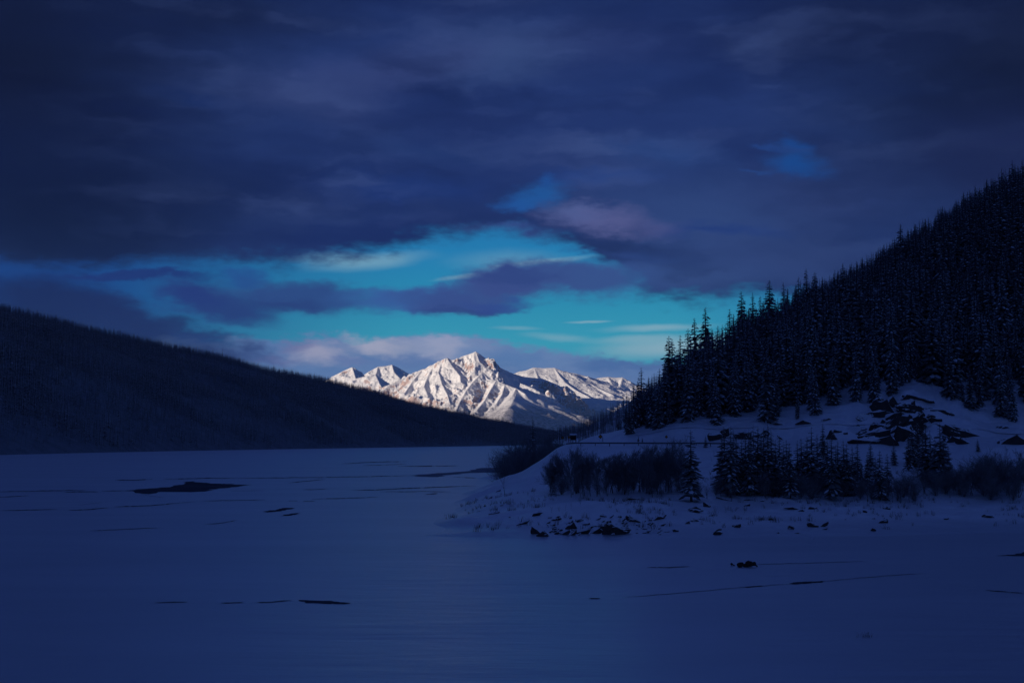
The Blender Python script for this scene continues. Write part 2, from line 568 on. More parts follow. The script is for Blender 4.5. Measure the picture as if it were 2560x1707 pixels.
def mountain_material():
    m, nt, b = material('snowy_mountain_rock')
    geo = nnode(nt, 'ShaderNodeNewGeometry')
    sp = nnode(nt, 'ShaderNodeSeparateXYZ')
    nt.links.new(geo.outputs['Normal'], sp.inputs[0])
    spp = nnode(nt, 'ShaderNodeSeparateXYZ')
    nt.links.new(geo.outputs['Position'], spp.inputs[0])
    n = pos_noise(nt, 1 / 120, 6, 0.7)
    nb = pos_noise(nt, 1 / 700, 4, 0.5)
    k = nmath(nt, 'ADD', sp.outputs[2], nmath(nt, 'ADD', nmath(nt, 'MULTIPLY', nmath(nt, 'SUBTRACT', n, 0.5), 0.9), nmath(nt, 'MULTIPLY', nmath(nt, 'SUBTRACT', nb, 0.5), 1.35)))
    s = nrange(nt, k, 0.45, 0.63)
    rockc = nmix(nt, pos_noise(nt, 1 / 200, 5, 0.6), (0.40, 0.27, 0.245), (0.62, 0.49, 0.45))
    col = nmix(nt, s, rockc, (0.95, 0.95, 0.95))
    # open forest darkens the lower slopes
    f = nmath(nt, 'ADD', spp.outputs[2], nmath(nt, 'MULTIPLY', nmath(nt, 'SUBTRACT', pos_noise(nt, 1 / 300, 6, 0.7), 0.5), 420.0))
    fm = nrange(nt, f, 560, 330, 0.0, 1.0)
    spk = nrange(nt, pos_noise(nt, (1 / 60, 1 / 60, 1 / 22), 5, 0.75), 0.40, 0.60)
    forest = nmix(nt, spk, (0.16, 0.16, 0.18), (0.60, 0.58, 0.62))
    col = nmix(nt, nmath(nt, 'MULTIPLY', fm, 0.85), col, forest)
    nt.links.new(col, b.inputs['Base Color'])
    b.inputs['Roughness'].default_value = 0.9
    b.inputs['Specular IOR Level'].default_value = 0.05
    bump(nt, b, pos_noise(nt, 1 / 60, 7, 0.72), 1.0, 26.0)
    return m


M['mountain'] = mountain_material()


def forest_floor(name, lo, hi, scale):
    m, nt, b = material(name)
    n = pos_noise(nt, scale, 6, 0.7)
    nt.links.new(nmix(nt, nrange(nt, n, 0.35, 0.65), lo, hi), b.inputs['Base Color'])
    b.inputs['Roughness'].default_value = 0.95
    b.inputs['Specular IOR Level'].default_value = 0.05
    return m


M['forest_floor'] = forest_floor('snowy_forest_floor', (0.20, 0.21, 0.22), (0.27, 0.28, 0.29), 1 / 14)

# ------------------------------------------------------------------ ground: the frozen lake
S = 14000.0
lake = obj('frozen_lake', mesh('frozen_lake', [(-S, -13000, 0), (S, -13000, 0), (S, 33000, 0), (-S, 33000, 0)], [(0, 1, 2, 3)], M['lake_snow']))
tag(lake, 'flat snow covered frozen lake filling the foreground', kind='structure')

# ------------------------------------------------------------------ mountains
def seg_heights(X, Y, ridges, k):
    H = np.full(X.shape, -1e4)
    DM = np.full(X.shape, 1e9)
    for line in ridges:
        kk = k
        if isinstance(line[0], float):
            kk, line = line[0], line[1]
        P = [pt(*q) for q in line]
        for a, b in zip(P[:-1], P[1:]):
            d = b[:2] - a[:2]
            L2 = max(d @ d, 1e-6)
            t = np.clip(((X - a[0]) * d[0] + (Y - a[1]) * d[1]) / L2, 0, 1)
            dist = np.hypot(X - a[0] - t * d[0], Y - a[1] - t * d[1])
            h = a[2] + t * (b[2] - a[2]) - kk * dist * (1 - np.clip(dist, 0, 2500) / 7500)
            H = np.maximum(H, h)
            DM = np.minimum(DM, dist)
    return H, DM


def sstep(v, a, b):
    t = np.clip((v - a) / (b - a), 0, 1)
    return t * t * (3 - 2 * t)


def massif(name, ridges, x0, x1, ys, step, k, amp, base, seed, label, wl=520.0, smooth_right=False):
    xs_ = np.arange(x0, x1, step)
    X, Y = np.meshgrid(xs_, ys)
    wx = X + 60 * fbm(X / 300, Y / 300, 3, seed + 90)
    wy = Y + 60 * fbm(X / 300 + 40, Y / 300, 3, seed + 91)
    H, DM = seg_heights(wx, wy, ridges, k)
    H0, D0 = seg_heights(X, Y, ridges, k)
    w = np.clip(D0 / 220, 0, 1)
    H = H0 * (1 - w) + H * w
    w2 = np.clip(D0 / 160, 0.06, 1)
    B = base(X, Y)
    up = np.clip((H - B) / 150, 0.12, 1)
    if smooth_right:
        up = up * (1 - 0.92 * sstep(X, 60, 260) * sstep(-Y, -19850, -19450))
    qx, qy = X + 0.35 * Y, Y - 0.25 * X
    H = H + up * w2 * (amp * (ridged(X / wl, Y / (wl * 1.3), 6, seed, 0.58) - 1.0) + amp * 0.34 * (ridged(qx / 170, qy / 330, 4, seed + 5, 0.55) - 0.9) + amp * 0.2 * fbm(X / 45, Y / 60, 3, seed + 6))
    d = H - B
    H = B + np.where(d > 60, d, 60 * np.exp(np.clip(d - 60, -2000, 0) / 60))
    V = np.stack((X, Y, H), -1).reshape(-1, 3)
    o = obj(name, mesh(name, V, grid_faces(len(xs_), len(ys)), M['mountain'], smooth=True))
    tag(o, label, kind='structure')
    return o


main = [
    [(1033, 933, 20600), (1056, 923, 20500), (1067, 922, 20450), (1087, 909, 20400), (1106, 899, 20350), (1118, 895, 20300), (1127, 899, 20350), (1137, 907, 20400), (1155, 891, 20400), (1174, 885, 20400), (1189, 879, 20400),
     (1198, 884, 20420), (1220, 900, 20500), (1254, 921, 20600), (1280, 933, 20650), (1302, 940, 20700), (1325, 943, 20750), (1356, 946, 20800), (1390, 960, 20800)],
    [(1033, 933, 20600), (1010, 945, 20500), (980, 960, 20300), (940, 985, 20000)],
    [(1189, 879, 20400), (1199, 905, 20150), (1206, 930, 19950), (1220, 947, 19800), (1240, 951, 19700), (1262, 960, 19600), (1290, 970, 19500), (1312, 983, 19350)],
    (0.5, [(1290, 970, 19500), (1280, 992, 19150), (1260, 1012, 18800), (1240, 1032, 18400)]),
    [(1258, 924, 20550), (1262, 938, 20350), (1275, 950, 20150), (1310, 960, 20050), (1340, 974, 19950)],
    [(1118, 895, 20300), (1124, 906, 20150), (1138, 925, 19950), (1150, 938, 19800), (1152, 955, 19600)],
    [(1106, 899, 20350), (1096, 930, 19950), (1105, 960, 19600), (1118, 985, 19250), (1125, 1010, 18900)],
    [(1087, 909, 20400), (1070, 940, 19950), (1060, 965, 19600), (1070, 990, 19300)],
    [(1056, 923, 20500), (1030, 955, 20000), (1010, 985, 19500)],
    [(1206, 930, 19950), (1182, 955, 19600), (1166, 975, 19350), (1152, 1000, 19050), (1140, 1025, 18700)],
    [(1240, 951, 19700), (1225, 975, 19350), (1212, 1000, 19050), (1192, 1025, 18700)],
    [(1262, 960, 19600), (1255, 985, 19250), (1240, 1010, 18900)],
]
ysm = np.concatenate((np.arange(14500, 18300, 45), np.arange(18300, 21100, 9.0), np.arange(21100, 23500, 60)))
massif('mountain', main, -2900, 2700, ysm, 9.0, 0.80, 86, lambda X, Y: np.interp(Y, [14500, 17000, 19500, 23000], [30, 150, 330, 300]) + 40 * fbm(X / 900, Y / 900, 3, 12) + 300 * sstep(X, -420, 40) * np.interp(Y, [15500, 18600, 19400, 20600], [0, .75, 1, .8]) - np.clip((X - np.interp(Y, [15000, 19300], [-380, 60])) * 0.46, 0, 600), 3,
       'tall sunlit snow mountain with reddish rock faces, highest of the range', smooth_right=True)
right_m = [
    (0.40, [(1290, 940, 23300), (1318, 926, 23400), (1335, 918, 23500), (1358, 920, 23500), (1385, 919, 23500), (1400, 927, 23500), (1439, 933, 23600), (1473, 942, 23600), (1500, 954, 23500), (1538, 973, 23200), (1570, 986, 23000)]),
    (0.55, [(1385, 919, 23500), (1400, 940, 23000), (1412, 955, 22600), (1440, 975, 22100), (1470, 990, 21700)]),
    (0.55, [(1439, 933, 23600), (1470, 955, 23000), (1500, 972, 22500), (1530, 985, 22000)]),
    (0.5, [(1335, 918, 23500), (1345, 945, 22900), (1352, 960, 22500), (1375, 978, 22000)]),
]
massif('mountain', right_m, -200, 3400, np.concatenate((np.arange(18000, 20900, 40.0), np.arange(20900, 24000, 16.0), np.arange(24000, 26000, 80))), 13.0, 0.45, 26, lambda X, Y: np.interp(Y, [18000, 21000, 22000, 23000, 26000], [-120, 0, 120, 380, 300]), 21,
       'rounded snow mountain with a broad flat summit right of the highest peak', 700)
left_m = [
    [(820, 950, 26000), (832, 940, 26000), (858, 927, 26000), (880, 917, 26000), (895, 930, 26100), (910, 941, 26200)],
    [(880, 917, 26000), (886, 935, 25700), (890, 950, 25400)],
    [(906, 941, 27500), (920, 930, 27500), (945, 916, 27500), (965, 914, 27500), (980, 911, 27500), (995, 918, 27500), (1022, 934, 27500), (1050, 948, 27500)],
    [(980, 911, 27500), (985, 930, 27100), (1000, 945, 26700)], [(945, 916, 27500), (940, 935, 27100)],
    [(870, 955, 24500), (890, 946, 24500), (915, 940, 24500), (938, 935, 24500), (955, 948, 24500), (975, 962, 24500), (1000, 978, 24400)],
    [(938, 935, 24500), (945, 950, 24200), (955, 970, 23900)],
]
massif('mountain', left_m, -3900, -1300, np.concatenate((np.arange(23400, 28300, 18.0),)), 13.0, 0.75, 60, lambda X, Y: X * 0 + 600, 41,
       'row of smaller sunlit peaks left of the highest mountain', 500)
far_m = [[(1470, 955, 29000), (1485, 947, 29000), (1500, 944, 29000), (1520, 942, 29000), (1540, 944, 29000), (1556, 943, 29000), (1570, 952, 29000), (1590, 966, 29000), (1640, 985, 29000)],
         [(1520, 942, 29000), (1530, 960, 28400)], [(1556, 943, 29000), (1550, 965, 28400)]]
massif('mountain', far_m, 1300, 3600, np.arange(26800, 30000, 22.0), 18.0, 0.55, 26, lambda X, Y: X * 0 + 500, 61,
       'low faint snow mountain farthest right beside the hillside spruces', 600)

# unseen ridge added left of the view to keep low sun off the valley
ym = np.arange(-12000, 5601, 200.0)
cross = np.array([(-5200, 0.0), (-4500, .35), (-3500, .75), (-2900, 1.0), (-2600, .95), (-2250, .62), (-1900, .35), (-1500, .14), (-1150, 0.02)])
XX = np.repeat(cross[None, :, 0], len(ym), 0) + 120 * fbm(np.repeat(ym[:, None] / 1500, 9, 1), np.arange(9)[None, :] * 0.7, 3, 5)
taper = np.clip((5600 - ym) / 1500, 0, 1) ** 0.7
ZZ = cross[None, :, 1] * taper[:, None] * (1380 + 90 * fbm(ym / 1300, ym * 0, 4, 8))[:, None] - 3
YY = np.repeat(ym[:, None], 9, 1)
shade = obj('shading_ridge', mesh('shading_ridge', np.stack((XX, YY, ZZ), -1).reshape(-1, 3), grid_faces(9, len(ym)), M['forest_floor'], smooth=True))
tag(shade, 'unseen ridge added west of the lake to shade the valley', kind='structure')


# ------------------------------------------------------------------ air: thin cold haze that fades the far slopes
hm = bpy.data.materials.new('haze')
hm.use_nodes = True
hm.node_tree.nodes.clear()
h_out = hm.node_tree.nodes.new('ShaderNodeOutputMaterial')
h_vol = hm.node_tree.nodes.new('ShaderNodeVolumePrincipled')
h_vol.inputs['Color'].default_value = (0.17, 0.46, 1.0, 1)
h_vol.inputs['Density'].default_value = HAZE
h_vol.inputs['Anisotropy'].default_value = 0.2
hm.node_tree.links.new(h_vol.outputs[0], h_out.inputs['Volume'])
hv = [(x, y, z) for z in (-5.0, 1600.0) for x, y in ((-15000, -14000), (15000, -14000), (15000, 34000), (-15000, 34000))]
haze = obj('haze', mesh('haze', hv, [(0, 3, 2, 1), (4, 5, 6, 7), (0, 1, 5, 4), (1, 2, 6, 5), (2, 3, 7, 6), (3, 0, 4, 7)], hm))
tag(haze, 'thin cold haze over the valley', kind='stuff')


# ------------------------------------------------------------------ near land: snowy point, road bench and the right hillside
CT = []
def ct(xs, D, ys=None, z=None):
    if z is None:
        CT.append(pt(xs, ys, D))
    else:
        p = pt(xs, HORIZON, D)
        CT.append(np.array((p[0], D, z)))
for xs, D in ((1060, 181), (1200, 177), (1400, 175), (1600, 175), (1800, 177), (2000, 178), (2200, 180), (2400, 184), (2560, 188), (2800, 190), (3200, 195)):
    ct(xs, D, z=0.0); ct(xs, D - 14, z=-1.1); ct(xs, D - 40, z=-2.5)
for xs, D in ((1100, 219), (1150, 258), (1195, 300)): ct(xs, D, z=0.05)
for xs, D in ((1020, 200), (1040, 240), (1080, 290), (1120, 340), (1100, 400), (1000, 300), (950, 200), (1000, 450), (1150, 500), (900, 400)): ct(xs, D, z=-1.8)
for xs, ys, D in ((1150, 1290, 203), (1250, 1280, 205), (1400, 1275, 207), (1600, 1280, 207), (1800, 1285, 205), (2000, 1290, 205), (2200, 1290, 206), (2400, 1285, 208), (2600, 1275, 210), (3200, 1270, 212),
                  (1250, 1240, 252), (1400, 1235, 240), (1550, 1235, 238), (1700, 1245, 228), (1850, 1240, 230), (2000, 1235, 232), (2200, 1235, 232), (2330, 1225, 236), (2500, 1230, 238), (3200, 1225, 240),
                  (1345, 1168, 297), (1450, 1170, 276), (1600, 1165, 278), (1750, 1165, 278), (1950, 1170, 275), (2150, 1165, 275), (2350, 1160, 275), (2560, 1150, 275), (3200, 1150, 272),
                  (1420, 1108, 318), (1390, 1120, 317), (1340, 1158, 314), (1300, 1185, 312), (1245, 1220, 310)): ct(xs, D, ys)
for xs, D in ((1430, 310), (1550, 305), (1750, 300), (1950, 296), (2150, 293), (2350, 290), (2560, 285), (3200, 275)):
    ct(xs, D, z=11.15); ct(xs, D + 8, z=11.25)
for xs, D, z in ((1440, 345, 11), (1455, 380, 10.6), (1405, 338, 8), (1345, 350, 2), (1300, 352, 1), (1245, 345, -.2), (1400, 385, 3), (1350, 420, 1), (1290, 430, .5), (1240, 420, -.3), (1200, 380, -.6), (1440, 430, 8), (1500, 450, 9.5), (1400, 480, 2), (1300, 500, -.5), (1450, 560, 3), (1350, 620, -1), (1200, 560, -2)):
    ct(xs, D, z=z)
FOOT = [(1530, 1098, 326), (1545, 1090, 325), (1650, 1070, 318), (1750, 1060, 315), (1900, 1055, 312), (2050, 1048, 310), (2150, 1030, 312), (2250, 990, 318), (2330, 965, 325), (2400, 1030, 312), (2480, 1060, 308), (2560, 1065, 306), (3200, 1060, 300)]
CREST = [(1530, 1088, 350), (1560, 1078, 365), (1620, 1050, 400), (1700, 985, 440), (1800, 900, 490), (2000, 785, 570), (2250, 675, 650), (2400, 595, 690), (2560, 505, 730), (2850, 340, 780), (3200, 180, 830)]
for q in FOOT + CREST: ct(q[0], q[2], q[1])
for xs, ys, D in CREST:
    z = pt(xs, ys, D)[2]
    ct(xs, D + 80, z=z - 6); ct(xs, D + 250, z=z - 30)
CT = np.array(CT)


def _rbf_fit():
    n = len(CT)
    r = np.hypot(CT[:, None, 0] - CT[None, :, 0], CT[:, None, 1] - CT[None, :, 1])
    A = np.zeros((n + 3, n + 3))
    A[:n, :n] = r + np.eye(n) * 0.0
    A[:n, n] = A[n, :n] = 1
    A[:n, n + 1:] = CT[:, :2]
    A[n + 1:, :n] = CT[:, :2].T
    return np.linalg.lstsq(A, np.concatenate((CT[:, 2], np.zeros(3))), rcond=None)[0]


RBF = _rbf_fit()


def land_z(X, Y):
    X, Y = np.atleast_1d(np.asarray(X, float)), np.atleast_1d(np.asarray(Y, float))
    sh = X.shape
    X, Y = X.ravel(), Y.ravel()
    out = np.empty(len(X))
    for i in range(0, len(X), 20000):
        x, y = X[i:i + 20000], Y[i:i + 20000]
        r = np.hypot(x[:, None] - CT[None, :, 0], y[:, None] - CT[None, :, 1])
        out[i:i + 20000] = r @ RBF[:-3] + RBF[-3] + RBF[-2] * x + RBF[-1] * y
    w = np.clip((out - 0.1) / 1.2, 0, 1)
    road = np.clip(np.abs(Y - np.interp(X, [20, 60, 130], [312, 303, 292])) / 10, 0.12, 1)
    n = 0.38 * fbm(X / 7, Y / 9, 4, 2) + 0.9 * fbm(X / 26, Y / 30, 3, 9)
    xs = 1280 + F * X / Y
    crag = np.exp(-((xs - 2290) / 150) ** 2) * np.exp(-((Y - 307) / 13) ** 2)
    n = n + crag * 2.6 * (ridged(X / 9, Y / 9, 3, 4) - 0.7)
    return (out + w * road * n).reshape(sh)


pxs = np.arange(960, 3200, 5.0)
pD = np.concatenate((np.arange(150, 335, 1.0), np.arange(335, 520, 3.0), np.arange(520, 1060, 12.0)))
GX = (pxs[None, :] - 1280) / F * pD[:, None]
GY = np.repeat(pD[:, None], len(pxs), 1)
GZ = land_z(GX, GY)
bank = obj('snowy_hillside', mesh('snowy_hillside', np.stack((GX, GY, GZ), -1).reshape(-1, 3), grid_faces(len(pxs), len(pD)), M['bank_snow'], smooth=True))
tag(bank, 'snow covered point and steep hillside rising on the right of the lake', kind='structure')


def hit(xs, ys, d0=150.0, d1=900.0):
    """Where the line of sight through a photograph pixel meets the near land (or the lake)."""
    D = np.arange(d0, d1, 0.5)
    x, y, z = direction(xs, ys)
    zz = CAM_H + z / y * D
    g = np.maximum(land_z(x / y * D, D), 0.0)
    i = np.argmax(zz <= g)
    if zz[i] > g[i]:
        return None
    return np.array((x / y * D[i], D[i], g[i]))


# ------------------------------------------------------------------ the long forested hill on the left
SHORE = [(-500, 1148), (-200, 1142), (0, 1137), (250, 1131), (500, 1126), (800, 1121), (1050, 1117), (1250, 1114), (1400, 1111), (1500, 1109)]
HCREST = [(-500, 650, 2000), (-200, 735, 2200), (0, 778, 2350), (200, 822, 2500), (400, 866, 2700), (640, 922, 2950), (870, 971, 3250), (1100, 1033, 3700), (1200, 1054, 3950), (1300, 1070, 4250), (1400, 1090, 4700), (1470, 1102, 5200)]


def resample(P, n):
    P = np.array(P)
    t = np.concatenate(([0], np.cumsum(np.linalg.norm(np.diff(P[:, :2], axis=0), axis=1))))
    q = np.linspace(0, t[-1], n)
    return np.stack([np.interp(q, t, P[:, k]) for k in range(3)], 1)


NU, NV = 220, 70
A = resample([lake_pt(*q) for q in SHORE], NU)
B = resample([pt(*q) for q in HCREST], NU)
vv = np.linspace(-0.02, 1.0, NV)
back = np.linspace(1.03, 1.6, 12)


def hill_pt(u, v):
    """u in 0..1 along the hill, v in 0..1 from the shore to its crest (beyond 1: the far side)."""
    iu = np.clip(u * (NU - 1), 0, NU - 1)
    a = np.stack([np.interp(iu, np.arange(NU), A[:, k]) for k in range(3)], -1)
    b = np.stack([np.interp(iu, np.arange(NU), B[:, k]) for k in range(3)], -1)
    p = a + (b - a) * v[..., None]
    prof = np.where(v <= 1, v + 0.10 * np.sin(np.clip(v, 0, 1) * math.pi) , 1 - (v - 1) * 0.8)
    z = b[..., 2] * prof
    amp = np.clip(v, 0, 1) * np.clip(1.05 - v, 0, 1) * 4
    z = z + amp * np.minimum(b[..., 2] * 0.10, 14) * fbm(p[..., 0] / 260, p[..., 1] / 260, 4, 31)
    p[..., 2] = np.where(v < 0, -3.0, z)
    return p


VV = np.concatenate((vv, back))
uu, vg = np.meshgrid(np.linspace(0, 1, NU), VV)
hill = obj('forested_hill', mesh('forested_hill', hill_pt(uu, vg).reshape(-1, 3), grid_faces(NU, len(VV)), M['forest_floor'], smooth=True))
tag(hill, 'long dark hill sloping down from the left edge to the middle', kind='structure')

# a farther slope with burnt trunks, between the two hills
SF = [(1380, 1106, 1500), (1450, 1106, 1350), (1550, 1107, 1150), (1700, 1108, 950), (1900, 1110, 800)]
SCR = [(1395, 1096, 2100), (1440, 1082, 1950), (1475, 1066, 1850), (1510, 1046, 1750), (1550, 1020, 1650), (1700, 930, 1450), (1900, 850, 1300)]
SA, SB = resample([pt(*q) for q in SF], 60), resample([pt(*q) for q in SCR], 60)


def slope_pt(u, v):
    iu = np.clip(u * 59, 0, 59)
    a = np.stack([np.interp(iu, np.arange(60), SA[:, k]) for k in range(3)], -1)
    b = np.stack([np.interp(iu, np.arange(60), SB[:, k]) for k in range(3)], -1)
    p = a + (b - a) * v[..., None]
    p[..., 2] += np.sin(np.clip(v, 0, 1) * math.pi) * 5 * fbm(p[..., 0] / 90, p[..., 1] / 90, 3, 77) - np.clip(v - 1, 0, 1) * 90
    return p


uu, vg = np.meshgrid(np.linspace(0, 1, 60), np.concatenate((np.linspace(-0.15, 1, 40), np.linspace(1.05, 1.4, 6))))
P = slope_pt(uu, vg)
far_slope = obj('far_hillside', mesh('far_hillside', P.reshape(-1, 3), grid_faces(60, 46), M['bank_snow'], smooth=True))
tag(far_slope, 'distant snowy slope with thin bare trunks behind the road bend', kind='structure')


# ------------------------------------------------------------------ plants: prototypes
def conifer(seed, width, bare, whorls, per, snow_p, top=0.5, jag=True, droop=0.35):
    """Spruce of height 1: (trunk, crown, snow) as vertex and face lists. Every bough is a ragged drooping blade."""
    r = random.Random(seed)
    cv, cf, sv, sf = [], [], [], []
    for i in range(whorls):
        t = bare + (1 - bare) * (i + r.uniform(-.3, .3)) / whorls
        t = min(max(t, bare), 0.985)
        s = (1 - t) / (1 - bare)
        rad = width * (min(1.0, s * 2.0) ** 0.8 * (1 - top) + s * top) * r.uniform(0.75, 1.15)
        if r.random() < 0.10: rad *= 0.55
        n = max(3, int(per * (0.6 + 0.5 * s)))
        a0 = r.uniform(0, 6.28)
        for j in range(n):
            a = a0 + 6.283 * j / n + r.uniform(-.35, .35)
            L = (rad + 0.013) * r.uniform(0.65, 1.2)
            dx, dy = math.cos(a), math.sin(a)
            dr = droop * r.uniform(0.6, 1.4) * (0.35 + 0.75 * s)
            up = 0.25 * (1 - s)
            zt = t + r.uniform(-.5, .5) / whorls * (1 - bare)
            wd = L * r.uniform(0.36, 0.52)
            nseg = 4 if jag else 2
            base = len(cv)
            for k in range(nseg + 1):
                q = k / nseg
                x, y, z = dx * L * q, dy * L * q, zt + L * (up * q - dr * q * q * 1.3) + (0.03 * L if k == nseg else 0)
                w = wd * (0.25 + 1.2 * q * (1.25 - q)) * (1.0 if k % 2 else 0.62)
                if k == nseg: w = wd * 0.10
                cv += [(x, y, z), (x - dy * w, y + dx * w, z - 0.45 * w - 0.05 * L), (x + dy * w, y - dx * w, z - 0.45 * w - 0.05 * L)]
                if k:
                    p, c_ = base + 3 * (k - 1), base + 3 * k
                    cf += [(p, c_, c_ + 1, p + 1), (p, p + 2, c_ + 2, c_)]
            if r.random() < snow_p:
                b2 = len(sv)
                q0, q1 = r.uniform(0.2, 0.45), r.uniform(0.75, 0.98)
                for k in range(3):
                    q = q0 + (q1 - q0) * k / 2
                    x, y, z = dx * L * q, dy * L * q, zt + L * (up * q - dr * q * q * 1.3) + 0.0035
                    w = wd * (0.42 if k == 1 else 0.16) * r.uniform(.6, 1.2)
                    sv += [(x, y, z + 0.004 * (k == 1)), (x - dy * w, y + dx * w, z - 0.40 * w), (x + dy * w, y - dx * w, z - 0.40 * w)]
                    if k:
                        p, c_ = b2 + 3 * (k - 1), b2 + 3 * k
                        sf += [(p, c_, c_ + 1, p + 1), (p, p + 2, c_ + 2, c_)]
    tv, tf = [], []
    m = 5
    for k, (z, q) in enumerate(((-0.03, 0.015), (0.4, 0.010), (0.8, 0.005), (1.0, 0.0012))):
        for j in range(m):
            a = 6.283 * j / m
            tv.append((q * math.cos(a), q * math.sin(a), z))
        if k:
            for j in range(m):
                a, b = (k - 1) * m + j, (k - 1) * m + (j + 1) % m
                tf.append((a, b, b + m, a + m))
    return (tv, tf), (cv, cf), (sv, sf)


def conifer_set(name, *a, **kw):
    t, c_, s = conifer(*a, **kw)
    return (mesh(name + '_trunk', t[0], t[1], M['bark']), mesh(name + '_crown', c_[0], c_[1], M['needles']), mesh(name + '_snow', s[0], s[1], M['tree_snow']))


SPIRES = [conifer_set('spire', 100 + i, w, b, n, p, .62, top=tp, droop=dr) for i, (w, b, n, p, tp, dr) in enumerate(
    ((.105, .04, 36, 8, .40, .5), (.092, .06, 38, 8, .22, .55), (.12, .04, 34, 8, .55, .45), (.085, .08, 38, 7, .25, .6), (.13, .03, 34, 8, .75, .4), (.11, .05, 32, 7, .45, .5)))]
BROAD = [conifer_set('broad', 200 + i, w, b, n, p, .5, top=tp, droop=.38) for i, (w, b, n, p, tp) in enumerate(
    ((.15, .13, 26, 7, .7), (.135, .10, 28, 7, .55), (.17, .08, 24, 7, .85), (.12, .16, 28, 6, .5)))]


def add_conifer(loc, h, proto, rz, label, group, lean=0.0, wide=1.0):
    e = empty('spruce_tree', loc, rz)
    e.scale = (h * wide, h * wide, h)
    e.rotation_euler = (lean, lean * 0.6, rz)
    tag(e, label, 'tree', group)
    for nm, me in zip(('trunk', 'crown', 'snow_cover'), proto):
        o = bpy.data.objects.new(nm, me)
        COL.objects.link(o)
        o.parent = e
        if nm == 'snow_cover': o['kind'] = 'stuff'
    return e


def tube(V, Fc, a, b, ra, rb, m=3):
    a, b = Vector(a), Vector(b)
    d = (b - a)
    if d.length < 1e-5: return
    d.normalize()
    s = d.orthogonal().normalized()
    t = d.cross(s)
    n0 = len(V)
    for p, r_ in ((a, ra), (b, rb)):
        for j in range(m):
            q = 6.283 * j / m
            V.append(tuple(p + (s * math.cos(q) + t * math.sin(q)) * r_))
    for j in range(m):
        k = (j + 1) % m
        Fc.append((n0 + j, n0 + k, n0 + m + k, n0 + m + j))


def bare_tree(seed, stems, spread, fork, up, levels=3, thick=0.0085, dens=1.0):
    """Leafless tree of height 1: stems as one list, branches and twigs as another."""
    r = random.Random(seed)
    sv, sf, bv, bf = [], [], [], []

    def grow(p, d, L, rad, lev):
        nseg = 4 if lev == 0 else 3
        for k in range(nseg):
            d2 = (d + Vector((r.gauss(0, .13), r.gauss(0, .13), r.gauss(0, .05) + up * .10 * lev))).normalized()
            q = p + d2 * (L / nseg)
            r2 = rad * (1 - 0.75 / nseg)
            tube(sv if lev == 0 else bv, sf if lev == 0 else bf, p, q, rad, max(r2, 0.0015), 4 if lev == 0 else 3)
            if lev < levels and (lev > 0 or k >= fork):
                n = int((3, 3, 2, 2)[lev] * dens + r.random())
                for _ in range(n):
                    a = r.uniform(0, 6.283)
                    o = d2.orthogonal().normalized()
                    o.rotate(__import__('mathutils').Quaternion(d2, a))
                    tilt = r.uniform(0.55, 1.0)
                    nd = (d2 * math.cos(tilt) + o * math.sin(tilt)).normalized()
                    grow(p.lerp(q, r.random()), nd, L * r.uniform(0.42, 0.62) * (1 - 0.12 * k), max(r2 * 0.5, .0015), lev + 1)
            p, d, rad = q, d2, r2
    for i in range(stems):
        a = r.uniform(0, 6.283)
        tl = spread * r.uniform(0.2, 1)
        d = Vector((math.sin(tl) * math.cos(a), math.sin(tl) * math.sin(a), math.cos(tl)))
        p = Vector((r.gauss(0, .03), r.gauss(0, .03), -0.02)) * (1 if stems > 1 else 0.3)
        grow(p, d, r.uniform(0.62, 0.85), thick * r.uniform(.7, 1.1), 0)
    zmax = max(v[2] for v in sv + bv)
    f = 1.0 / zmax
    sc = lambda V_: [(x * f, y * f, z * f) for x, y, z in V_]
    return (sc(sv), sf), (sc(bv), bf)


def bare_set(name, *a, **kw):
    s, b = bare_tree(*a, **kw)
    return mesh(name + '_trunk', s[0], s[1], M['bark']), mesh(name + '_branches', b[0], b[1], M['twig'])


BARE = [bare_set('bare', 300 + i, st, sp, fk, up, dens=1.25) for i, (st, sp, fk, up) in enumerate(((2, .12, 1, .5), (3, .25, 1, .6), (1, .06, 1, .8), (2, .16, 2, .7)))]
BRUSH = [bare_set('brush', 400 + i, st, sp, 0, .9, 2, .005, 1.25) for i, (st, sp) in enumerate(((9, .5), (12, .6), (7, .35)))]
SAPL = [bare_set('sapling', 450 + i, st, sp, 1, .9, 1, .006, 1.0) for i, (st, sp) in enumerate(((3, .15), (5, .3), (2, .08)))]


def add_bare(loc, h, proto, rz, label, group, name='bare_tree', cat='tree', wide=1.0):
    e = empty(name, loc, rz)
    e.scale = (h * wide, h * wide, h)
    tag(e, label, cat, group)
    for nm, me in zip(('trunk' if cat == 'tree' else 'stem', 'branches'), proto):
        o = bpy.data.objects.new(nm, me)
        COL.objects.link(o)
        o.parent = e
    return e


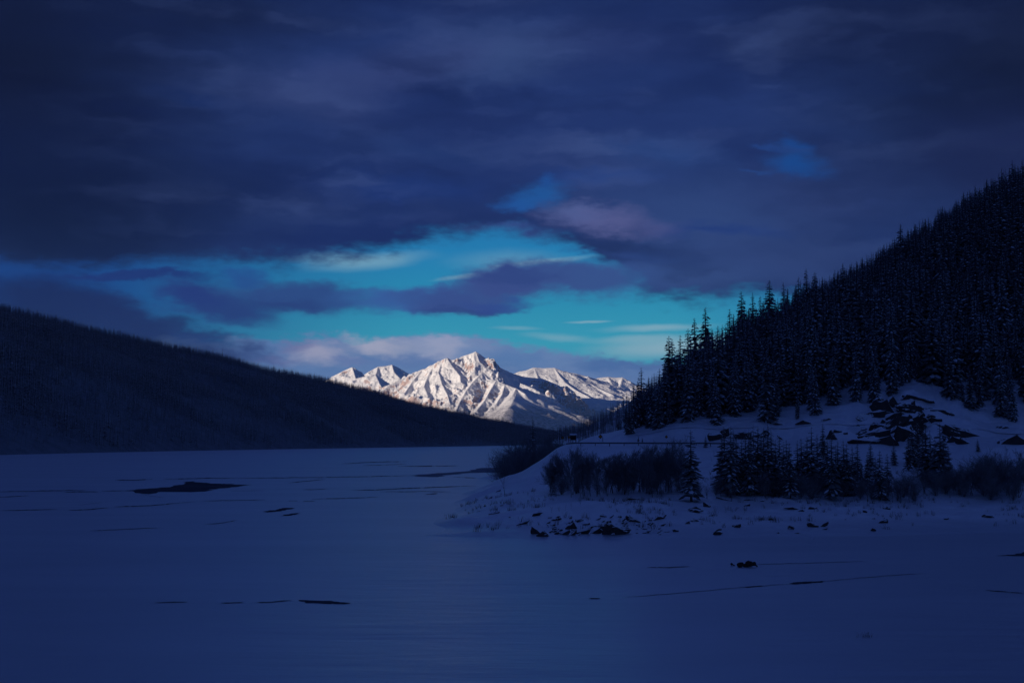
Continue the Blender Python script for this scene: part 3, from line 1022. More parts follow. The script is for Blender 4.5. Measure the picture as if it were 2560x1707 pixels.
# ------------------------------------------------------------------ forests built as masses: points that carry instanced trees
def forest_nodes(name, protos):
    coll = bpy.data.collections.new(name + '_kinds')
    for i, me in enumerate(protos):
        coll.objects.link(bpy.data.objects.new('%s_kind_%02d' % (name, i), me))
    g = bpy.data.node_groups.new(name, 'GeometryNodeTree')
    g.interface.new_socket('Geometry', in_out='INPUT', socket_type='NodeSocketGeometry')
    g.interface.new_socket('Geometry', in_out='OUTPUT', socket_type='NodeSocketGeometry')
    N, L = g.nodes, g.links
    i_, o_ = N.new('NodeGroupInput'), N.new('NodeGroupOutput')
    ci = N.new('GeometryNodeCollectionInfo')
    ci.inputs['Collection'].default_value = coll
    ci.inputs['Separate Children'].default_value = True
    ci.inputs['Reset Children'].default_value = True
    iop = N.new('GeometryNodeInstanceOnPoints')
    iop.inputs['Pick Instance'].default_value = True

    def attr(nm, typ):
        n = N.new('GeometryNodeInputNamedAttribute')
        n.data_type = typ
        n.inputs['Name'].default_value = nm
        return n.outputs['Attribute']
    L.new(i_.outputs[0], iop.inputs['Points'])
    L.new(ci.outputs[0], iop.inputs['Instance'])
    L.new(attr('pick', 'INT'), iop.inputs['Instance Index'])
    rv = N.new('ShaderNodeCombineXYZ')
    L.new(attr('rot', 'FLOAT'), rv.inputs[2])
    L.new(rv.outputs[0], iop.inputs['Rotation'])
    L.new(attr('size', 'FLOAT_VECTOR'), iop.inputs['Scale'])
    L.new(iop.outputs[0], o_.inputs[0])
    return g


def forest(name, pts, heights, widths, protos, picks, label):
    me = bpy.data.meshes.new(name)
    me.vertices.add(len(pts))
    me.vertices.foreach_set('co', np.ascontiguousarray(pts, np.float32).ravel())
    a = me.attributes.new('rot', 'FLOAT', 'POINT'); a.data.foreach_set('value', rng.uniform(0, 6.283, len(pts)).astype(np.float32))
    a = me.attributes.new('pick', 'INT', 'POINT'); a.data.foreach_set('value', np.asarray(picks, np.int32))
    a = me.attributes.new('size', 'FLOAT_VECTOR', 'POINT'); a.data.foreach_set('vector', np.stack((widths, widths, heights), 1).astype(np.float32).ravel())
    o = obj(name, me)
    md = o.modifiers.new('trees', 'NODES')
    md.node_group = forest_nodes(name, protos)
    tag(o, label, 'forest', kind='stuff')
    return o


def whole(name, parts, mats):
    """Joins trunk, crown and snow lists into one mesh with three materials."""
    V, Fc, fm = [], [], []
    for i, (v, f) in enumerate(parts):
        b = len(V)
        V += v
        Fc += [tuple(q + b for q in t) for t in f]
        fm += [i] * len(f)
    return mesh(name, V, Fc, mats, fm)


TM = [M['bark'], M['needles'], M['tree_snow']]
MASS = [whole('mass_spruce_%d' % i, conifer(500 + i, w, b, 22, 6, .42, top=tp, jag=False, droop=.45), TM) for i, (w, b, tp) in enumerate(((.11, .06, .45), (.10, .1, .3), (.125, .05, .7), (.09, .1, .4)))]
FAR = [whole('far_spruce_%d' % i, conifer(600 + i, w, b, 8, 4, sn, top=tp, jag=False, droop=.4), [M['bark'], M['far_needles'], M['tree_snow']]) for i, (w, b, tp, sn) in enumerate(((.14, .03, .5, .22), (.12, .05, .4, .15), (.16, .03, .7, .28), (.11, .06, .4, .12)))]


def pale_trunk(seed):
    r = random.Random(seed)
    V, Fc = [], []
    tube(V, Fc, (0, 0, -.02), (r.gauss(0, .01), r.gauss(0, .01), .55), .011, .008, 4)
    tube(V, Fc, (0, 0, .55), (r.gauss(0, .02), r.gauss(0, .02), 1), .008, .002, 4)
    for k in range(9):
        z, a = r.uniform(.35, .95), r.uniform(0, 6.28)
        L = .16 * (1.15 - z) + .03
        tube(V, Fc, (0, 0, z), (math.cos(a) * L, math.sin(a) * L, z + L * r.uniform(-.1, .7)), .004, .0012, 3)
    return V, Fc


PALE = [mesh('pale_trunk_%d' % i, *pale_trunk(700 + i), M['pale_bark']) for i in range(2)]
DARKT = [mesh('dark_trunk_%d' % i, *pale_trunk(720 + i), M['bark']) for i in range(2)]

# left hill
NT = 90000
u = rng.random(NT * 2)
v = rng.random(NT * 2) ** 0.85 * 1.03
P = hill_pt(u, v)
dist = np.hypot(P[:, 0], P[:, 1])
keep = rng.random(len(u)) < np.clip((2300 / dist) ** 0.6, 0, 1)
clear_n = fbm(P[:, 0] / 200, P[:, 1] / 200, 3, 55)
keep &= (clear_n < 1.1)
P, v, u = P[keep][:NT], v[keep][:NT], u[keep][:NT]
hh = rng.uniform(9, 19, len(P)) * np.clip(0.7 + 0.6 * fbm(P[:, 0] / 150, P[:, 1] / 150, 3, 58), .5, 1.3)
hh *= np.where(v < 0.02, 0.65, 1.0) * np.where(rng.random(len(P)) < 0.12, 1.45, 1.0) * rng.uniform(.75, 1.1, len(P))
crest = v > 0.9
hh = np.where(crest, rng.choice([9, 10, 12, 13, 15, 17], len(P)) * rng.uniform(.8, 1.1, len(P)), hh)
pk = rng.integers(0, 4, len(P))
fringe = (v < 0.16) & (rng.random(len(P)) < np.clip(0.75 - v * 3.5, 0, 1))
pk = np.where(fringe, rng.integers(4, 6, len(P)), pk)
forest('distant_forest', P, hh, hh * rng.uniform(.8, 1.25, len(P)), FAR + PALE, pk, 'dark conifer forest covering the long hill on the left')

# burnt trunks on the farther slope
u, v = rng.random(1500), rng.random(1500) * 1.02
P = slope_pt(u, v)
hh = rng.uniform(8, 17, len(P))
xs_, ys_ = px_of(P[:, 0], P[:, 1], P[:, 2])
dk = rng.random(len(P)) < np.clip((v - 0.35) * 2.2, 0.12, 1)
pk = np.where(dk, rng.integers(0, 4, len(P)), rng.integers(4, 8, len(P)))
forest('distant_trees', P, hh, hh, FAR + PALE + DARKT, pk, 'thin bare trunks and small spruces on the distant slope behind the road')

# ------------------------------------------------------------------ right hillside spruces
SIL = np.array([(1530, 1090), (1545, 1050), (1557, 1003), (1570, 985), (1600, 950), (1640, 945), (1660, 900), (1700, 862), (1740, 835), (1800, 818), (1850, 775), (1900, 755), (1960, 728), (2000, 705), (2050, 692), (2110, 672), (2170, 640), (2217, 610), (2265, 577), (2313, 548), (2375, 506), (2433, 472), (2480, 443), (2533, 402), (2560, 392), (3200, 60)], float)
FOOTA = np.array(FOOT, float)
CRESTA = np.array(CREST, float)
cand = []
for D in np.arange(308, 860, 4.6):
    half = np.arange((1535 - 1280) / F * D, (2640 - 1280) / F * D, 4.6)
    for X in half:
        cand.append((X + rng.uniform(-2, 2), D + rng.uniform(-2, 2)))
cand = np.array(cand)
cx = 1280 + F * cand[:, 0] / cand[:, 1]
fd = np.interp(cx, FOOTA[:, 0], FOOTA[:, 2]) + 1.5
cd = np.interp(cx, CRESTA[:, 0], CRESTA[:, 2]) + 18
ok = (cand[:, 1] > fd) & (cand[:, 1] < cd)
cand, cx = cand[ok], cx[ok]
cz = land_z(cand[:, 0], cand[:, 1])
hgt = rng.uniform(8, 20, len(cand)) * np.clip(1 + 0.4 * fbm(cand[:, 0] / 26, cand[:, 1] / 26, 2, 71), .55, 1.25)
front = cand[:, 1] < np.interp(cx, FOOTA[:, 0], FOOTA[:, 2]) + 7
hgt = np.where(front, hgt * rng.uniform(.35, .95, len(hgt)), hgt)
tx, ty = px_of(cand[:, 0], cand[:, 1], cz + hgt)
lim = np.interp(tx, SIL[:, 0], SIL[:, 1]) + rng.uniform(-9, 22, len(cand))
over = ty < lim
zl = CAM_H + (direction(1280, 0)[2] * 0)
allow = np.array([pt(a, b, d)[2] for a, b, d in zip(tx, lim, cand[:, 1])]) - cz
hgt = np.where(over, np.minimum(hgt, allow), hgt)
ok = hgt > 3.0
cand, cx, cz, hgt, tx, ty = cand[ok], cx[ok], cz[ok], hgt[ok], tx[ok], ty[ok]

used = 0
TIPS = [(1584, 955), (1603, 916), (1635, 931), (1672, 837), (1680, 845), (1700, 835), (1720, 819), (1736, 793), (1763, 766), (1794, 812), (1824, 770), (1853, 726), (1881, 730), (1900, 738), (1923, 698), (1958, 703), (1996, 690), (2015, 670), (2037, 678), (2107, 656), (2251, 558)]
ORD = {1: 'first', 2: 'second', 3: 'third', 4: 'fourth', 5: 'fifth', 6: 'sixth', 7: 'seventh', 8: 'eighth', 9: 'ninth', 10: 'tenth', 11: 'eleventh', 12: 'twelfth', 13: 'thirteenth', 14: 'fourteenth', 15: 'fifteenth', 16: 'sixteenth', 17: 'seventeenth', 18: 'eighteenth', 19: 'nineteenth', 20: 'twentieth', 21: 'twenty-first'}
def nth(k):
    return ORD[k] if k in ORD else '%d%s' % (k, 'th' if 10 < k % 100 < 14 else {1: 'st', 2: 'nd', 3: 'rd'}.get(k % 10, 'th'))


for i, (xs, ys) in enumerate(TIPS):
    Ds = np.arange(np.interp(xs, FOOTA[:, 0], FOOTA[:, 2]) + 3, np.interp(xs, CRESTA[:, 0], CRESTA[:, 2]) + 10, 1.0)
    x, y, z = direction(xs, ys)
    gz = land_z(x / y * Ds, Ds)
    h = CAM_H + z / y * Ds - gz
    j = int(np.argmin(np.abs(h - rnd.uniform(19, 22))))
    add_conifer((x / y * Ds[j], Ds[j], gz[j] - 0.2), h[j], SPIRES[rnd.randrange(6)] if i < 19 else SPIRES[1], rnd.uniform(0, 6.28),
                'tall spruce spire above the hillside skyline, %s from its left end' % ORD[i + 1], 'spruce spires on the hillside skyline', 0.0, rnd.uniform(1.1, 1.4))
    used += 1

# the stand of conifers on the flat between the road and the shore: (x of the stem, y of the tip, y of the foot, prototype, label)
STAND = [
    (1728, 1071, 1254, 0, 'lone tall spruce in front, beside the bare trees, its trunk foot on the snow bank', 1.05),
    (1764, 1086, 1119, 1, 'small spruce alone on the snow slope just below the guardrail', 1.1),
    (1596, 1088, 1104, 2, 'tiny spruce at the roadside below the hillside forest', 1.1),
    (1606, 1091, 1105, 1, 'lower of two tiny roadside spruces beneath the hillside forest', 1.1),
    (1813, 1064, 1232, 1, 'leftmost tall spruce of the shore stand right of the lone spruce', .9),
    (1826, 1062, 1244, 3, 'tall spruce second from the left in the shore stand', .9),
    (1842, 1080, 1238, 0, 'spruce third from the left in the shore stand', .9),
    (1856, 1092, 1225, 2, 'shorter dense spruce fourth from the left in the shore stand', .9),
    (1873, 1070, 1240, 1, 'slim spruce fifth from the left in the shore stand', .85),
    (1886, 1060, 1228, 3, 'slim spruce sixth from the left in the shore stand, tip near the forest edge', .85),
    (1896, 1064, 1235, 0, 'dense spruce in the middle of the shore stand', .95),
    (1910, 1066, 1222, 2, 'broad spruce in the middle of the shore stand', .9),
    (1922, 1057, 1238, 1, 'tallest spruce in the middle of the shore stand', .85),
    (1938, 1095, 1240, 3, 'spruce right of the middle of the shore stand with a bare lower trunk', .95),
    (1976, 1102, 1247, 0, 'spruce with a clear dark trunk foot right of a snowy gap in the shore stand', .9),
    (1960, 1100, 1236, 2, 'spruce left of the snowy gap in the shore stand', .9),
    (1994, 1098, 1230, 1, 'spruce behind the shore brush, right of the trunk showing on snow', .9),
    (2030, 1064, 1222, 2, 'broad dark spruce below the rock outcrop, left one', 1.0),
    (2018, 1086, 1215, 0, 'spruce at the left flank of the broad dark spruce', .9),
    (2058, 1055, 1150, 3, 'slim spruce high on the slope left of the rock outcrop', .9),
    (2080, 1084, 1249, 1, 'tall snow flecked spruce standing forward at the bank edge', .9),
    (2095, 1100, 1236, 3, 'spruce just right of the tall snow flecked one', .9),
    (2120, 1106, 1240, 0, 'dense spruce below the left foot of the rock outcrop', 1.0),
    (2144, 1100, 1200, 2, 'spruce on the slope directly below the rock outcrop', .9),
    (2154, 1150, 1236, 3, 'short spruce in front of the slope below the outcrop', .9),
    (2177, 1098, 1180, 1, 'small spruce under the middle of the rock outcrop', 1.0),
    (2201, 1122, 1250, 0, 'snow flecked spruce in front of the white gap below the outcrop', 1.0),
    (2219, 1130, 1236, 3, 'spruce right beside the white gap below the outcrop', .9),
    (2235, 1102, 1162, 1, 'small spruce on the white slope under the outcrop', 1.0),
    (2282, 1062, 1166, 2, 'dark spruce against the right face of the outcrop', 1.0),
    (2296, 1052, 1162, 0, 'dark spruce rising over the right half of the outcrop', .95),
    (2316, 1056, 1202, 1, 'large dark spruce right of the outcrop face', 1.0),
    (2340, 1088, 1212, 2, 'broad dark spruce at the right end of the shore stand', 1.0),
    (2354, 1054, 1220, 0, 'tallest dark spruce at the right end of the shore stand', 1.0),
    (2372, 1110, 1206, 3, 'shorter spruce at the right end of the shore stand', 1.0),
    (2445, 1094, 1130, 1, 'small spruce alone on the snow slope near the right edge', 1.1),
]
BACK = [(1806, 1082, 1226), (1834, 1070, 1222), (1866, 1078, 1218), (1880, 1074, 1224), (1904, 1078, 1218), (1930, 1070, 1220), (1948, 1086, 1222), (1968, 1096, 1220), (2006, 1092, 1216), (2044, 1082, 1214), (2068, 1092, 1216), (2090, 1108, 1222), (2110, 1098, 1212), (2132, 1112, 1222), (2168, 1128, 1226), (2190, 1138, 1228), (2272, 1086, 1176), (2308, 1072, 1182), (2328, 1072, 1196), (2362, 1080, 1206)]
for k, (xs, yt, yb) in enumerate(BACK):
    STAND.append((xs, yt, yb, k % 4, 'spruce in the back row of the shore stand, %s from left' % nth(k + 1), 1.0))
for xs, yt, yb, pr, lab, wd in STAND:
    b = hit(xs, yb)
    if b is None: b = hit(xs, yb + 4)
    h = pt(xs, yt, b[1])[2] - b[2]
    add_conifer((b[0], b[1], b[2] - 0.15), h, BROAD[pr], rnd.uniform(0, 6.28), lab, 'conifers on the lakeshore flat', rnd.uniform(-.015, .015), wd * 1.22)
    used += 1
for xs, yt, D, lab in ((1332, 1042, 395, 'spruce rising above the leafless brush left of the road bend'), (1374, 1073, 405, 'shorter spruce half hidden in the brush beside the road bend'), (1318, 1096, 385, 'low spruce buried in brush left of the road bend')):
    x = pt(xs, yt, D)
    z = float(np.maximum(land_z(x[0], D), 0)[0])
    add_conifer((x[0], D, z - 0.2), x[2] - z, BROAD[1], rnd.uniform(0, 6), lab, 'spruces in the brush by the road bend', 0, .85)
    used += 1

order = np.argsort(cand[:, 1] - 0.35 * hgt)
n_ind = max(0, 300 - used)
ZONES = ((1640, 'at the forest end above the road bend'), (1760, 'above the roadside bank'), (1900, 'on the bank behind the lone spruce'), (2060, 'on the bank behind the shore stand'),
         (2180, 'just left of the rock outcrop'), (2330, 'directly above the rock outcrop'), (2440, 'just right of the rock outcrop'), (9999, 'near the right edge'))
ind = order[:n_ind]
FRONT = {}
for i in ind:
    X, Y = cand[i]
    zone = next(t for k, t in ZONES if cx[i] < k)
    fr = Y < np.interp(cx[i], FOOTA[:, 0], FOOTA[:, 2]) + 7
    size = 'short' if hgt[i] < 8 else 'mid height' if hgt[i] < 13.5 else 'tall'
    e = add_conifer((X, Y, cz[i] - 0.25), hgt[i], SPIRES[rnd.randrange(6)], rnd.uniform(0, 6.28),
                '%s snowy spruce behind the front row, %s' % (size, zone), 'spruces of the hillside forest ' + zone, rnd.uniform(-.02, .02), rnd.uniform(1.0, 1.35))
    if fr: FRONT.setdefault(zone, []).append((cx[i], e, size))
for zone, lst in FRONT.items():
    for k, (x_, e, size) in enumerate(sorted(lst, key=lambda q: q[0])):
        e['label'] = '%s front row spruce, %s from left, %s' % (size, nth(k + 1), zone)
rest = order[n_ind:]
Pm = np.column_stack((cand[rest], cz[rest] - 0.3))
forest('hillside_forest', Pm, hgt[rest], hgt[rest] * rng.uniform(1.0, 1.35, len(rest)), MASS, rng.integers(0, 4, len(rest)), 'dense dark spruce forest climbing the steep right hillside')

# ------------------------------------------------------------------ leafless trees and brush on the point
BT = [  # x, y of the top, y of the foot, prototype, width, label
    (1378, 1136, 1230, 1, 1.0, 'leafless tree at the left end of the shore row, branches arching left'),
    (1392, 1130, 1228, 0, .9, 'leafless tree second from the left end of the shore row'),
    (1404, 1126, 1232, 3, .8, 'slim leafless tree third in the shore row'),
    (1427, 1112, 1244, 2, .8, 'straight leafless tree standing forward in the shore row'),
    (1444, 1120, 1232, 1, .8, 'leafless tree just left of the round crowned one'),
    (1459, 1107, 1239, 0, 1.05, 'round crowned leafless tree with twin trunks in the shore row'),
    (1474, 1118, 1234, 3, .8, 'leafless tree at the right side of the round crowned one'),
    (1491, 1130, 1241, 2, .8, 'thin leafless tree with its dark trunk foot on open snow'),
    (1502, 1126, 1240, 3, .9, 'leafless tree beside the thin one, right of the round crown'),
    (1528, 1134, 1233, 1, 1.1, 'bushy leafless tree left of the middle of the row'),
    (1544, 1128, 1230, 0, 1.0, 'bushy leafless tree at the middle of the row'),
    (1558, 1124, 1236, 1, 1.0, 'dense leafless tree right of the middle of the row'),
    (1578, 1114, 1232, 3, .8, 'open topped leafless tree with thin upright twigs'),
    (1597, 1116, 1230, 1, 1.0, 'dark dense leafless tree below the small roadside spruces'),
    (1616, 1110, 1234, 0, .95, 'leafless tree left of the tall feathery one'),
    (1632, 1098, 1243, 2, 1.0, 'tall feathery leafless tree near the right end of the row'),
    (1648, 1104, 1236, 1, .9, 'tall leafless tree behind the feathery one'),
    (1664, 1086, 1230, 0, .8, 'tallest leafless tree reaching over the guardrail'),
    (1680, 1106, 1230, 3, .9, 'leafless tree second from the right end of the row'),
    (1696, 1118, 1228, 1, .9, 'leafless tree at the right end of the row beside the lone spruce'),
    (1712, 1084, 1236, 2, .7, 'thin leafless tree just behind the lone spruce'),
]
BACKB = [(1386, 1138, 1222), (1412, 1122, 1222), (1436, 1126, 1220), (1452, 1132, 1222), (1468, 1136, 1220), (1484, 1128, 1218), (1512, 1138, 1220), (1536, 1132, 1218), (1552, 1136, 1220), (1570, 1126, 1218), (1588, 1124, 1216), (1606, 1126, 1218), (1624, 1118, 1216), (1642, 1116, 1216), (1656, 1110, 1216), (1674, 1112, 1214), (1690, 1124, 1216), (1704, 1122, 1216)]
for k, (xs, yt, yb) in enumerate(BACKB):
    BT.append((xs, yt, yb, (k * 3) % 4, 1.0, 'leafless tree in the back row on the shore, %s from left' % nth(k + 1)))
for xs, yt, yb, pr, wd, lab in BT:
    b = hit(xs, yb)
    h = pt(xs, yt, b[1])[2] - b[2]
    add_bare((b[0], b[1], b[2]), h, BARE[pr], rnd.uniform(0, 6.28), lab, 'leafless trees in a row on the shore', wide=wd)
BR = [  # brush: x, top, D or foot, wide, label
    (1258, 1132, 352, 'feathery leafless bush at the lake end of the brush, left of the road bend'), (1275, 1112, 362, 'rounded leafless bush second from the lake end of the brush'), (1292, 1106, 372, 'leafless bush left of the spruce in the brush'), (1310, 1098, 380, 'leafless bush touching the spruce in the brush'),
    (1340, 1096, 390, 'leafless bush under the tip of the spruce in the brush'), (1356, 1092, 385, 'leafless bush between the two spruces in the brush'), (1378, 1096, 375, 'leafless bush under the shorter spruce in the brush'), (1392, 1098, 360, 'leafless bush nearest the road bend'), (1268, 1150, 340, 'low leafless bush in front at the lake end of the brush'),
    (1300, 1128, 345, 'leafless bush in front of the spruce, against the snow spine'), (1330, 1122, 350, 'leafless bush behind the snow spine at its middle'), (1360, 1110, 345, 'leafless bush behind the upper snow spine')]
for i, (xs, yt, D, lab) in enumerate(BR):
    yt -= 15
    x = pt(xs, yt, D)
    z = float(np.maximum(land_z(x[0], D), 0)[0])
    add_bare((x[0], D, z), x[2] - z, BRUSH[i % 3], rnd.uniform(0, 6.28), lab, 'leafless brush beside the road bend', 'bare_bush', 'bush', wide=rnd.uniform(.9, 1.15))
LOW = [(2002, 1186, 1246), (2030, 1190, 1248), (2078, 1188, 1246), (2150, 1190, 1248), (2178, 1186, 1248), (2215, 1186, 1250), (2245, 1188, 1252), (2310, 1160, 1236), (2340, 1166, 1240), (2366, 1160, 1236), (1820, 1175, 1240), (1850, 1168, 1238), (1905, 1172, 1240), (1935, 1180, 1242), (1985, 1176, 1238), (2045, 1176, 1238), (2110, 1186, 1242), (1385, 1180, 1232), (1405, 1186, 1236), (1440, 1178, 1234), (1495, 1180, 1236), (1565, 1172, 1232), (1625, 1172, 1236), (1670, 1172, 1232), (2385, 1168, 1226), (2448, 1120, 1222), (2505, 1112, 1226), (2550, 1118, 1232), (2478, 1126, 1216), (1512, 1172, 1232), (1548, 1165, 1228), (1585, 1165, 1226), (1610, 1168, 1228), (1640, 1170, 1228), (1705, 1180, 1232), (1745, 1190, 1238), (1790, 1195, 1238), (1870, 1198, 1240), (1950, 1190, 1240), (2010, 1180, 1235), (2060, 1180, 1232), (2130, 1178, 1236),
       (2400, 1150, 1235), (2430, 1148, 1238), (2460, 1140, 1240), (2490, 1146, 1236), (2520, 1140, 1238), (2545, 1150, 1244), (2412, 1180, 1244), (2475, 1176, 1250), (2535, 1184, 1252), (2260, 1172, 1245), (2285, 1180, 1252), (1420, 1170, 1226), (1470, 1176, 1226)]
for i, (xs, yt, yb) in enumerate(LOW):
    b = hit(xs, yb)
    h = pt(xs, yt, b[1])[2] - b[2]
    where = 'among the row of leafless trees' if xs < 1720 else 'at the feet of the shore spruces' if xs < 2300 else 'in the dark thicket near the right edge'
    k = sum(1 for q in LOW if (q[0] < 1720, q[0] < 2300) == (xs < 1720, xs < 2300) and q[0] <= xs)
    add_bare(b, h, (BRUSH + BARE[1:2])[i % 4] if xs > 2300 else BRUSH[i % 3], rnd.uniform(0, 6.28), 'low leafless bush, %s from the left %s' % (nth(k), where), 'low bushes ' + where, 'bare_bush', 'bush', wide=rnd.uniform(.9, 1.3))
SP = [(1320, 1226, 1238), (1336, 1222, 1239), (1379, 1262, 1281), (1398, 1262, 1279), (1414, 1256, 1276), (1428, 1254, 1270), (1451, 1248, 1262), (1452, 1180, 1246), (1476, 1190, 1240), (1519, 1186, 1240), (1572, 1186, 1238), (1655, 1190, 1240), (1768, 1200, 1245), (1802, 1190, 1246), (1828, 1200, 1254),
      (1886, 1206, 1242), (1914, 1204, 1246), (2040, 1198, 1244), (2108, 1206, 1250), (2170, 1196, 1254), (2232, 1190, 1256), (2250, 1188, 1258), (2274, 1194, 1256), (1788, 1262, 1286), (1815, 1258, 1282), (1860, 1266, 1288), (2240, 1272, 1300), (2255, 1270, 1302), (1784, 1120, 1140), (1779, 1140, 1156), (1262, 1168, 1236)]
SPW = {}
SP.sort()
for i, (xs, yt, yb) in enumerate(SP):
    b = hit(xs, yb)
    h = pt(xs, yt, b[1])[2] - b[2]
    where = 'on the bare snow spine' if xs < 1350 else 'on the bank below the leafless row' if xs < 1700 and yb > 1250 else 'among the leafless trees' if xs < 1720 else 'low on the bank under the shore spruces' if yb > 1270 else 'on the slope below the guardrail' if yb < 1160 else 'between the trunks of the shore spruces'
    SPW.setdefault(where, []).append(xs)
    add_bare(b, h, SAPL[i % 3], rnd.uniform(0, 6.28), 'thin leafless sapling, %s from the left %s' % (nth(len(SPW[where])), where), 'saplings ' + where, 'sapling', 'sapling', wide=rnd.uniform(.8, 1.3))


# ------------------------------------------------------------------ rocks
def hull_mesh(name, seed, n=16, taper=0.5):
    """Angular broken block: a convex hull, subdivided and roughened."""
    r = random.Random(seed)
    bm = bmesh.new()
    for _ in range(n):
        p = Vector((r.uniform(-1, 1), r.uniform(-1, 1), r.uniform(-1, 1)))
        k = max(abs(p.x), abs(p.y), abs(p.z)) or 1
        p = p / k * (0.55 + 0.45 * r.random())
        if p.z > 0: p.x *= 1 - taper * p.z * r.random()
        bm.verts.new(p)
    res = bmesh.ops.convex_hull(bm, input=bm.verts)
    for v in [v for v in bm.verts if not v.link_faces]: bm.verts.remove(v)
    bmesh.ops.subdivide_edges(bm, edges=bm.edges[:], cuts=2, use_grid_fill=True)
    for v in bm.verts:
        d = float(perlin(v.co.x * 2.3 + seed, v.co.y * 2.3 + v.co.z * 1.9, seed)) * .16 + float(perlin(v.co.x * 6, v.co.z * 6 + v.co.y * 5 + seed, seed + 1)) * .07
        v.co *= 1 + d
    bmesh.ops.triangulate(bm, faces=bm.faces[:])
    bmesh.ops.recalc_face_normals(bm, faces=bm.faces)
    me = bpy.data.meshes.new(name)
    bm.to_mesh(me); bm.free()
    me.materials.append(M['rock'])
    return me


HULLS = [hull_mesh('rock_%d' % i, 800 + i, 14 + i % 5) for i in range(9)]


ROCKS = []


def add_rock(xs, ys, w, h, tilt, label, group, k=0, depth=0.8, name='rock'):
    b = hit(xs, ys)
    if b is None: return
    m = b[1] / F
    W, H = w * m / 2, h * m / 2
    o = obj(name, HULLS[k % len(HULLS)], loc=(b[0], b[1] + W * 0.12, b[2] + H * 0.15))
    big = 1.4 if 'outcrop' in group and xs > 2080 else 1.1 if 'outcrop' in group else 1.2
    o.scale = (W * 1.3 * big, max(W * depth * .55, .25), H * 1.45 * big)
    o.rotation_euler = (R(rnd.uniform(-8, 8)), R(tilt), R(rnd.uniform(-18, 18)))
    tag(o, label, 'rock', group)
    ROCKS.append((xs, ys, o, label.startswith('~')))


c2 = lambda x, y: (1200 + x / 3.36, 1000 + y / 3.36)
c3 = lambda x, y: (1700 + x / 2.735, 850 + y / 2.735)
SHORE_R = [  # in the enlargements' pixels: x, y, width, height, tilt
    (115, 950, 80, 22, 8), (345, 1040, 140, 26, 30), (470, 968, 95, 28, 30), (463, 1105, 60, 75, 40), (540, 1135, 100, 48, -10), (590, 1050, 55, 18, -15), (650, 1082, 66, 28, -20), (760, 1072, 76, 48, 20), (700, 1125, 110, 26, 28), (770, 1128, 90, 24, 32),
    (850, 1112, 150, 42, 30), (910, 1082, 90, 24, 32), (985, 1112, 120, 42, 15), (1120, 1098, 220, 120, 26), (1195, 1112, 110, 56, -32), (1040, 975, 46, 28, -30), (1080, 1028, 34, 20, 0), (1280, 1012, 110, 46, -20), (1330, 1050, 40, 16, -20), (1385, 1080, 34, 18, 30), (1422, 1042, 46, 16, 32), (1485, 1000, 90, 22, 30),
    (1400, 1112, 66, 16, 35), (1470, 1112, 100, 22, 22), (1515, 1127, 36, 16, 0), (1640, 1102, 46, 22, -20), (1742, 1032, 34, 22, 35), (1800, 1016, 56, 20, -5), (1860, 997, 46, 10, 5), (1990, 1122, 76, 32, 20), (2150, 1066, 62, 22, 15), (1790, 932, 130, 36, 14), (1940, 981, 34, 14, 0),
    (850, 1015, 30, 14, 30), (890, 1050, 46, 12, 0), (640, 1120, 40, 16, 30), (85, 822, 36, 12, 30), (152, 766, 46, 12, 35), (180, 886, 30, 10, 20), (40, 890, 20, 12, 30), (250, 985, 20, 12, 0), (720, 1035, 30, 12, 10), (960, 1060, 60, 14, 10), (1240, 990, 40, 14, -25), (1000, 880, 0, 0, 0)]
SPECIAL = {3: 'upright dark slab at the left end of the shore rocks', 4: 'dark wedge rock beside the leftmost upright slab', 13: 'largest triangular dark rock face at the water line of the snowy shore', 14: 'dark shoulder of rock right against the largest triangular face', 1: 'lower of two long slanting slabs left of the shore rocks', 2: 'upper of two long slanting slabs left of the shore rocks',
           10: 'long slanting slab left of the largest shore rock', 17: 'dark rock up the bank right of the largest shore rock', 29: 'lone dark boulder at the bank foot below the lone spruce', 31: 'dark ledge on the bank below the lone spruce', 21: 'thin slanting slab up the bank right of the largest rock', 0: 'small dark ledge high at the left end of the bank'}
for i, (x, y, w, h, t) in enumerate(SHORE_R):
    if not w: continue
    X, Y = c2(x, y)
    lab = SPECIAL.get(i) or '~shore'
    add_rock(X, Y + h / 6.7 * .5, w / 3.36, h / 3.36, -t, lab, 'dark rocks along the snowy shore', i)
EXTRA = [(1060, 1118, 170, 40, 18), (1010, 1095, 120, 26, 30), (1090, 1128, 200, 34, 6), (1150, 1126, 120, 30, -14), (1230, 1100, 60, 20, -20)]
for i, (x, y, w, h, t) in enumerate(EXTRA):
    X, Y = c2(x, y)
    add_rock(X, Y, w / 3.36, h / 3.36, -t, '~shore', 'dark rocks along the snowy shore', i + 2)
for i in range(64):
    x = rnd.uniform(540, 1560); y = rnd.uniform(985, 1135)
    X, Y = c2(x, y)
    add_rock(X, Y, rnd.uniform(5, 20), rnd.uniform(2, 4.5), -rnd.gauss(28, 8), '~shore', 'dark rocks along the snowy shore', i)
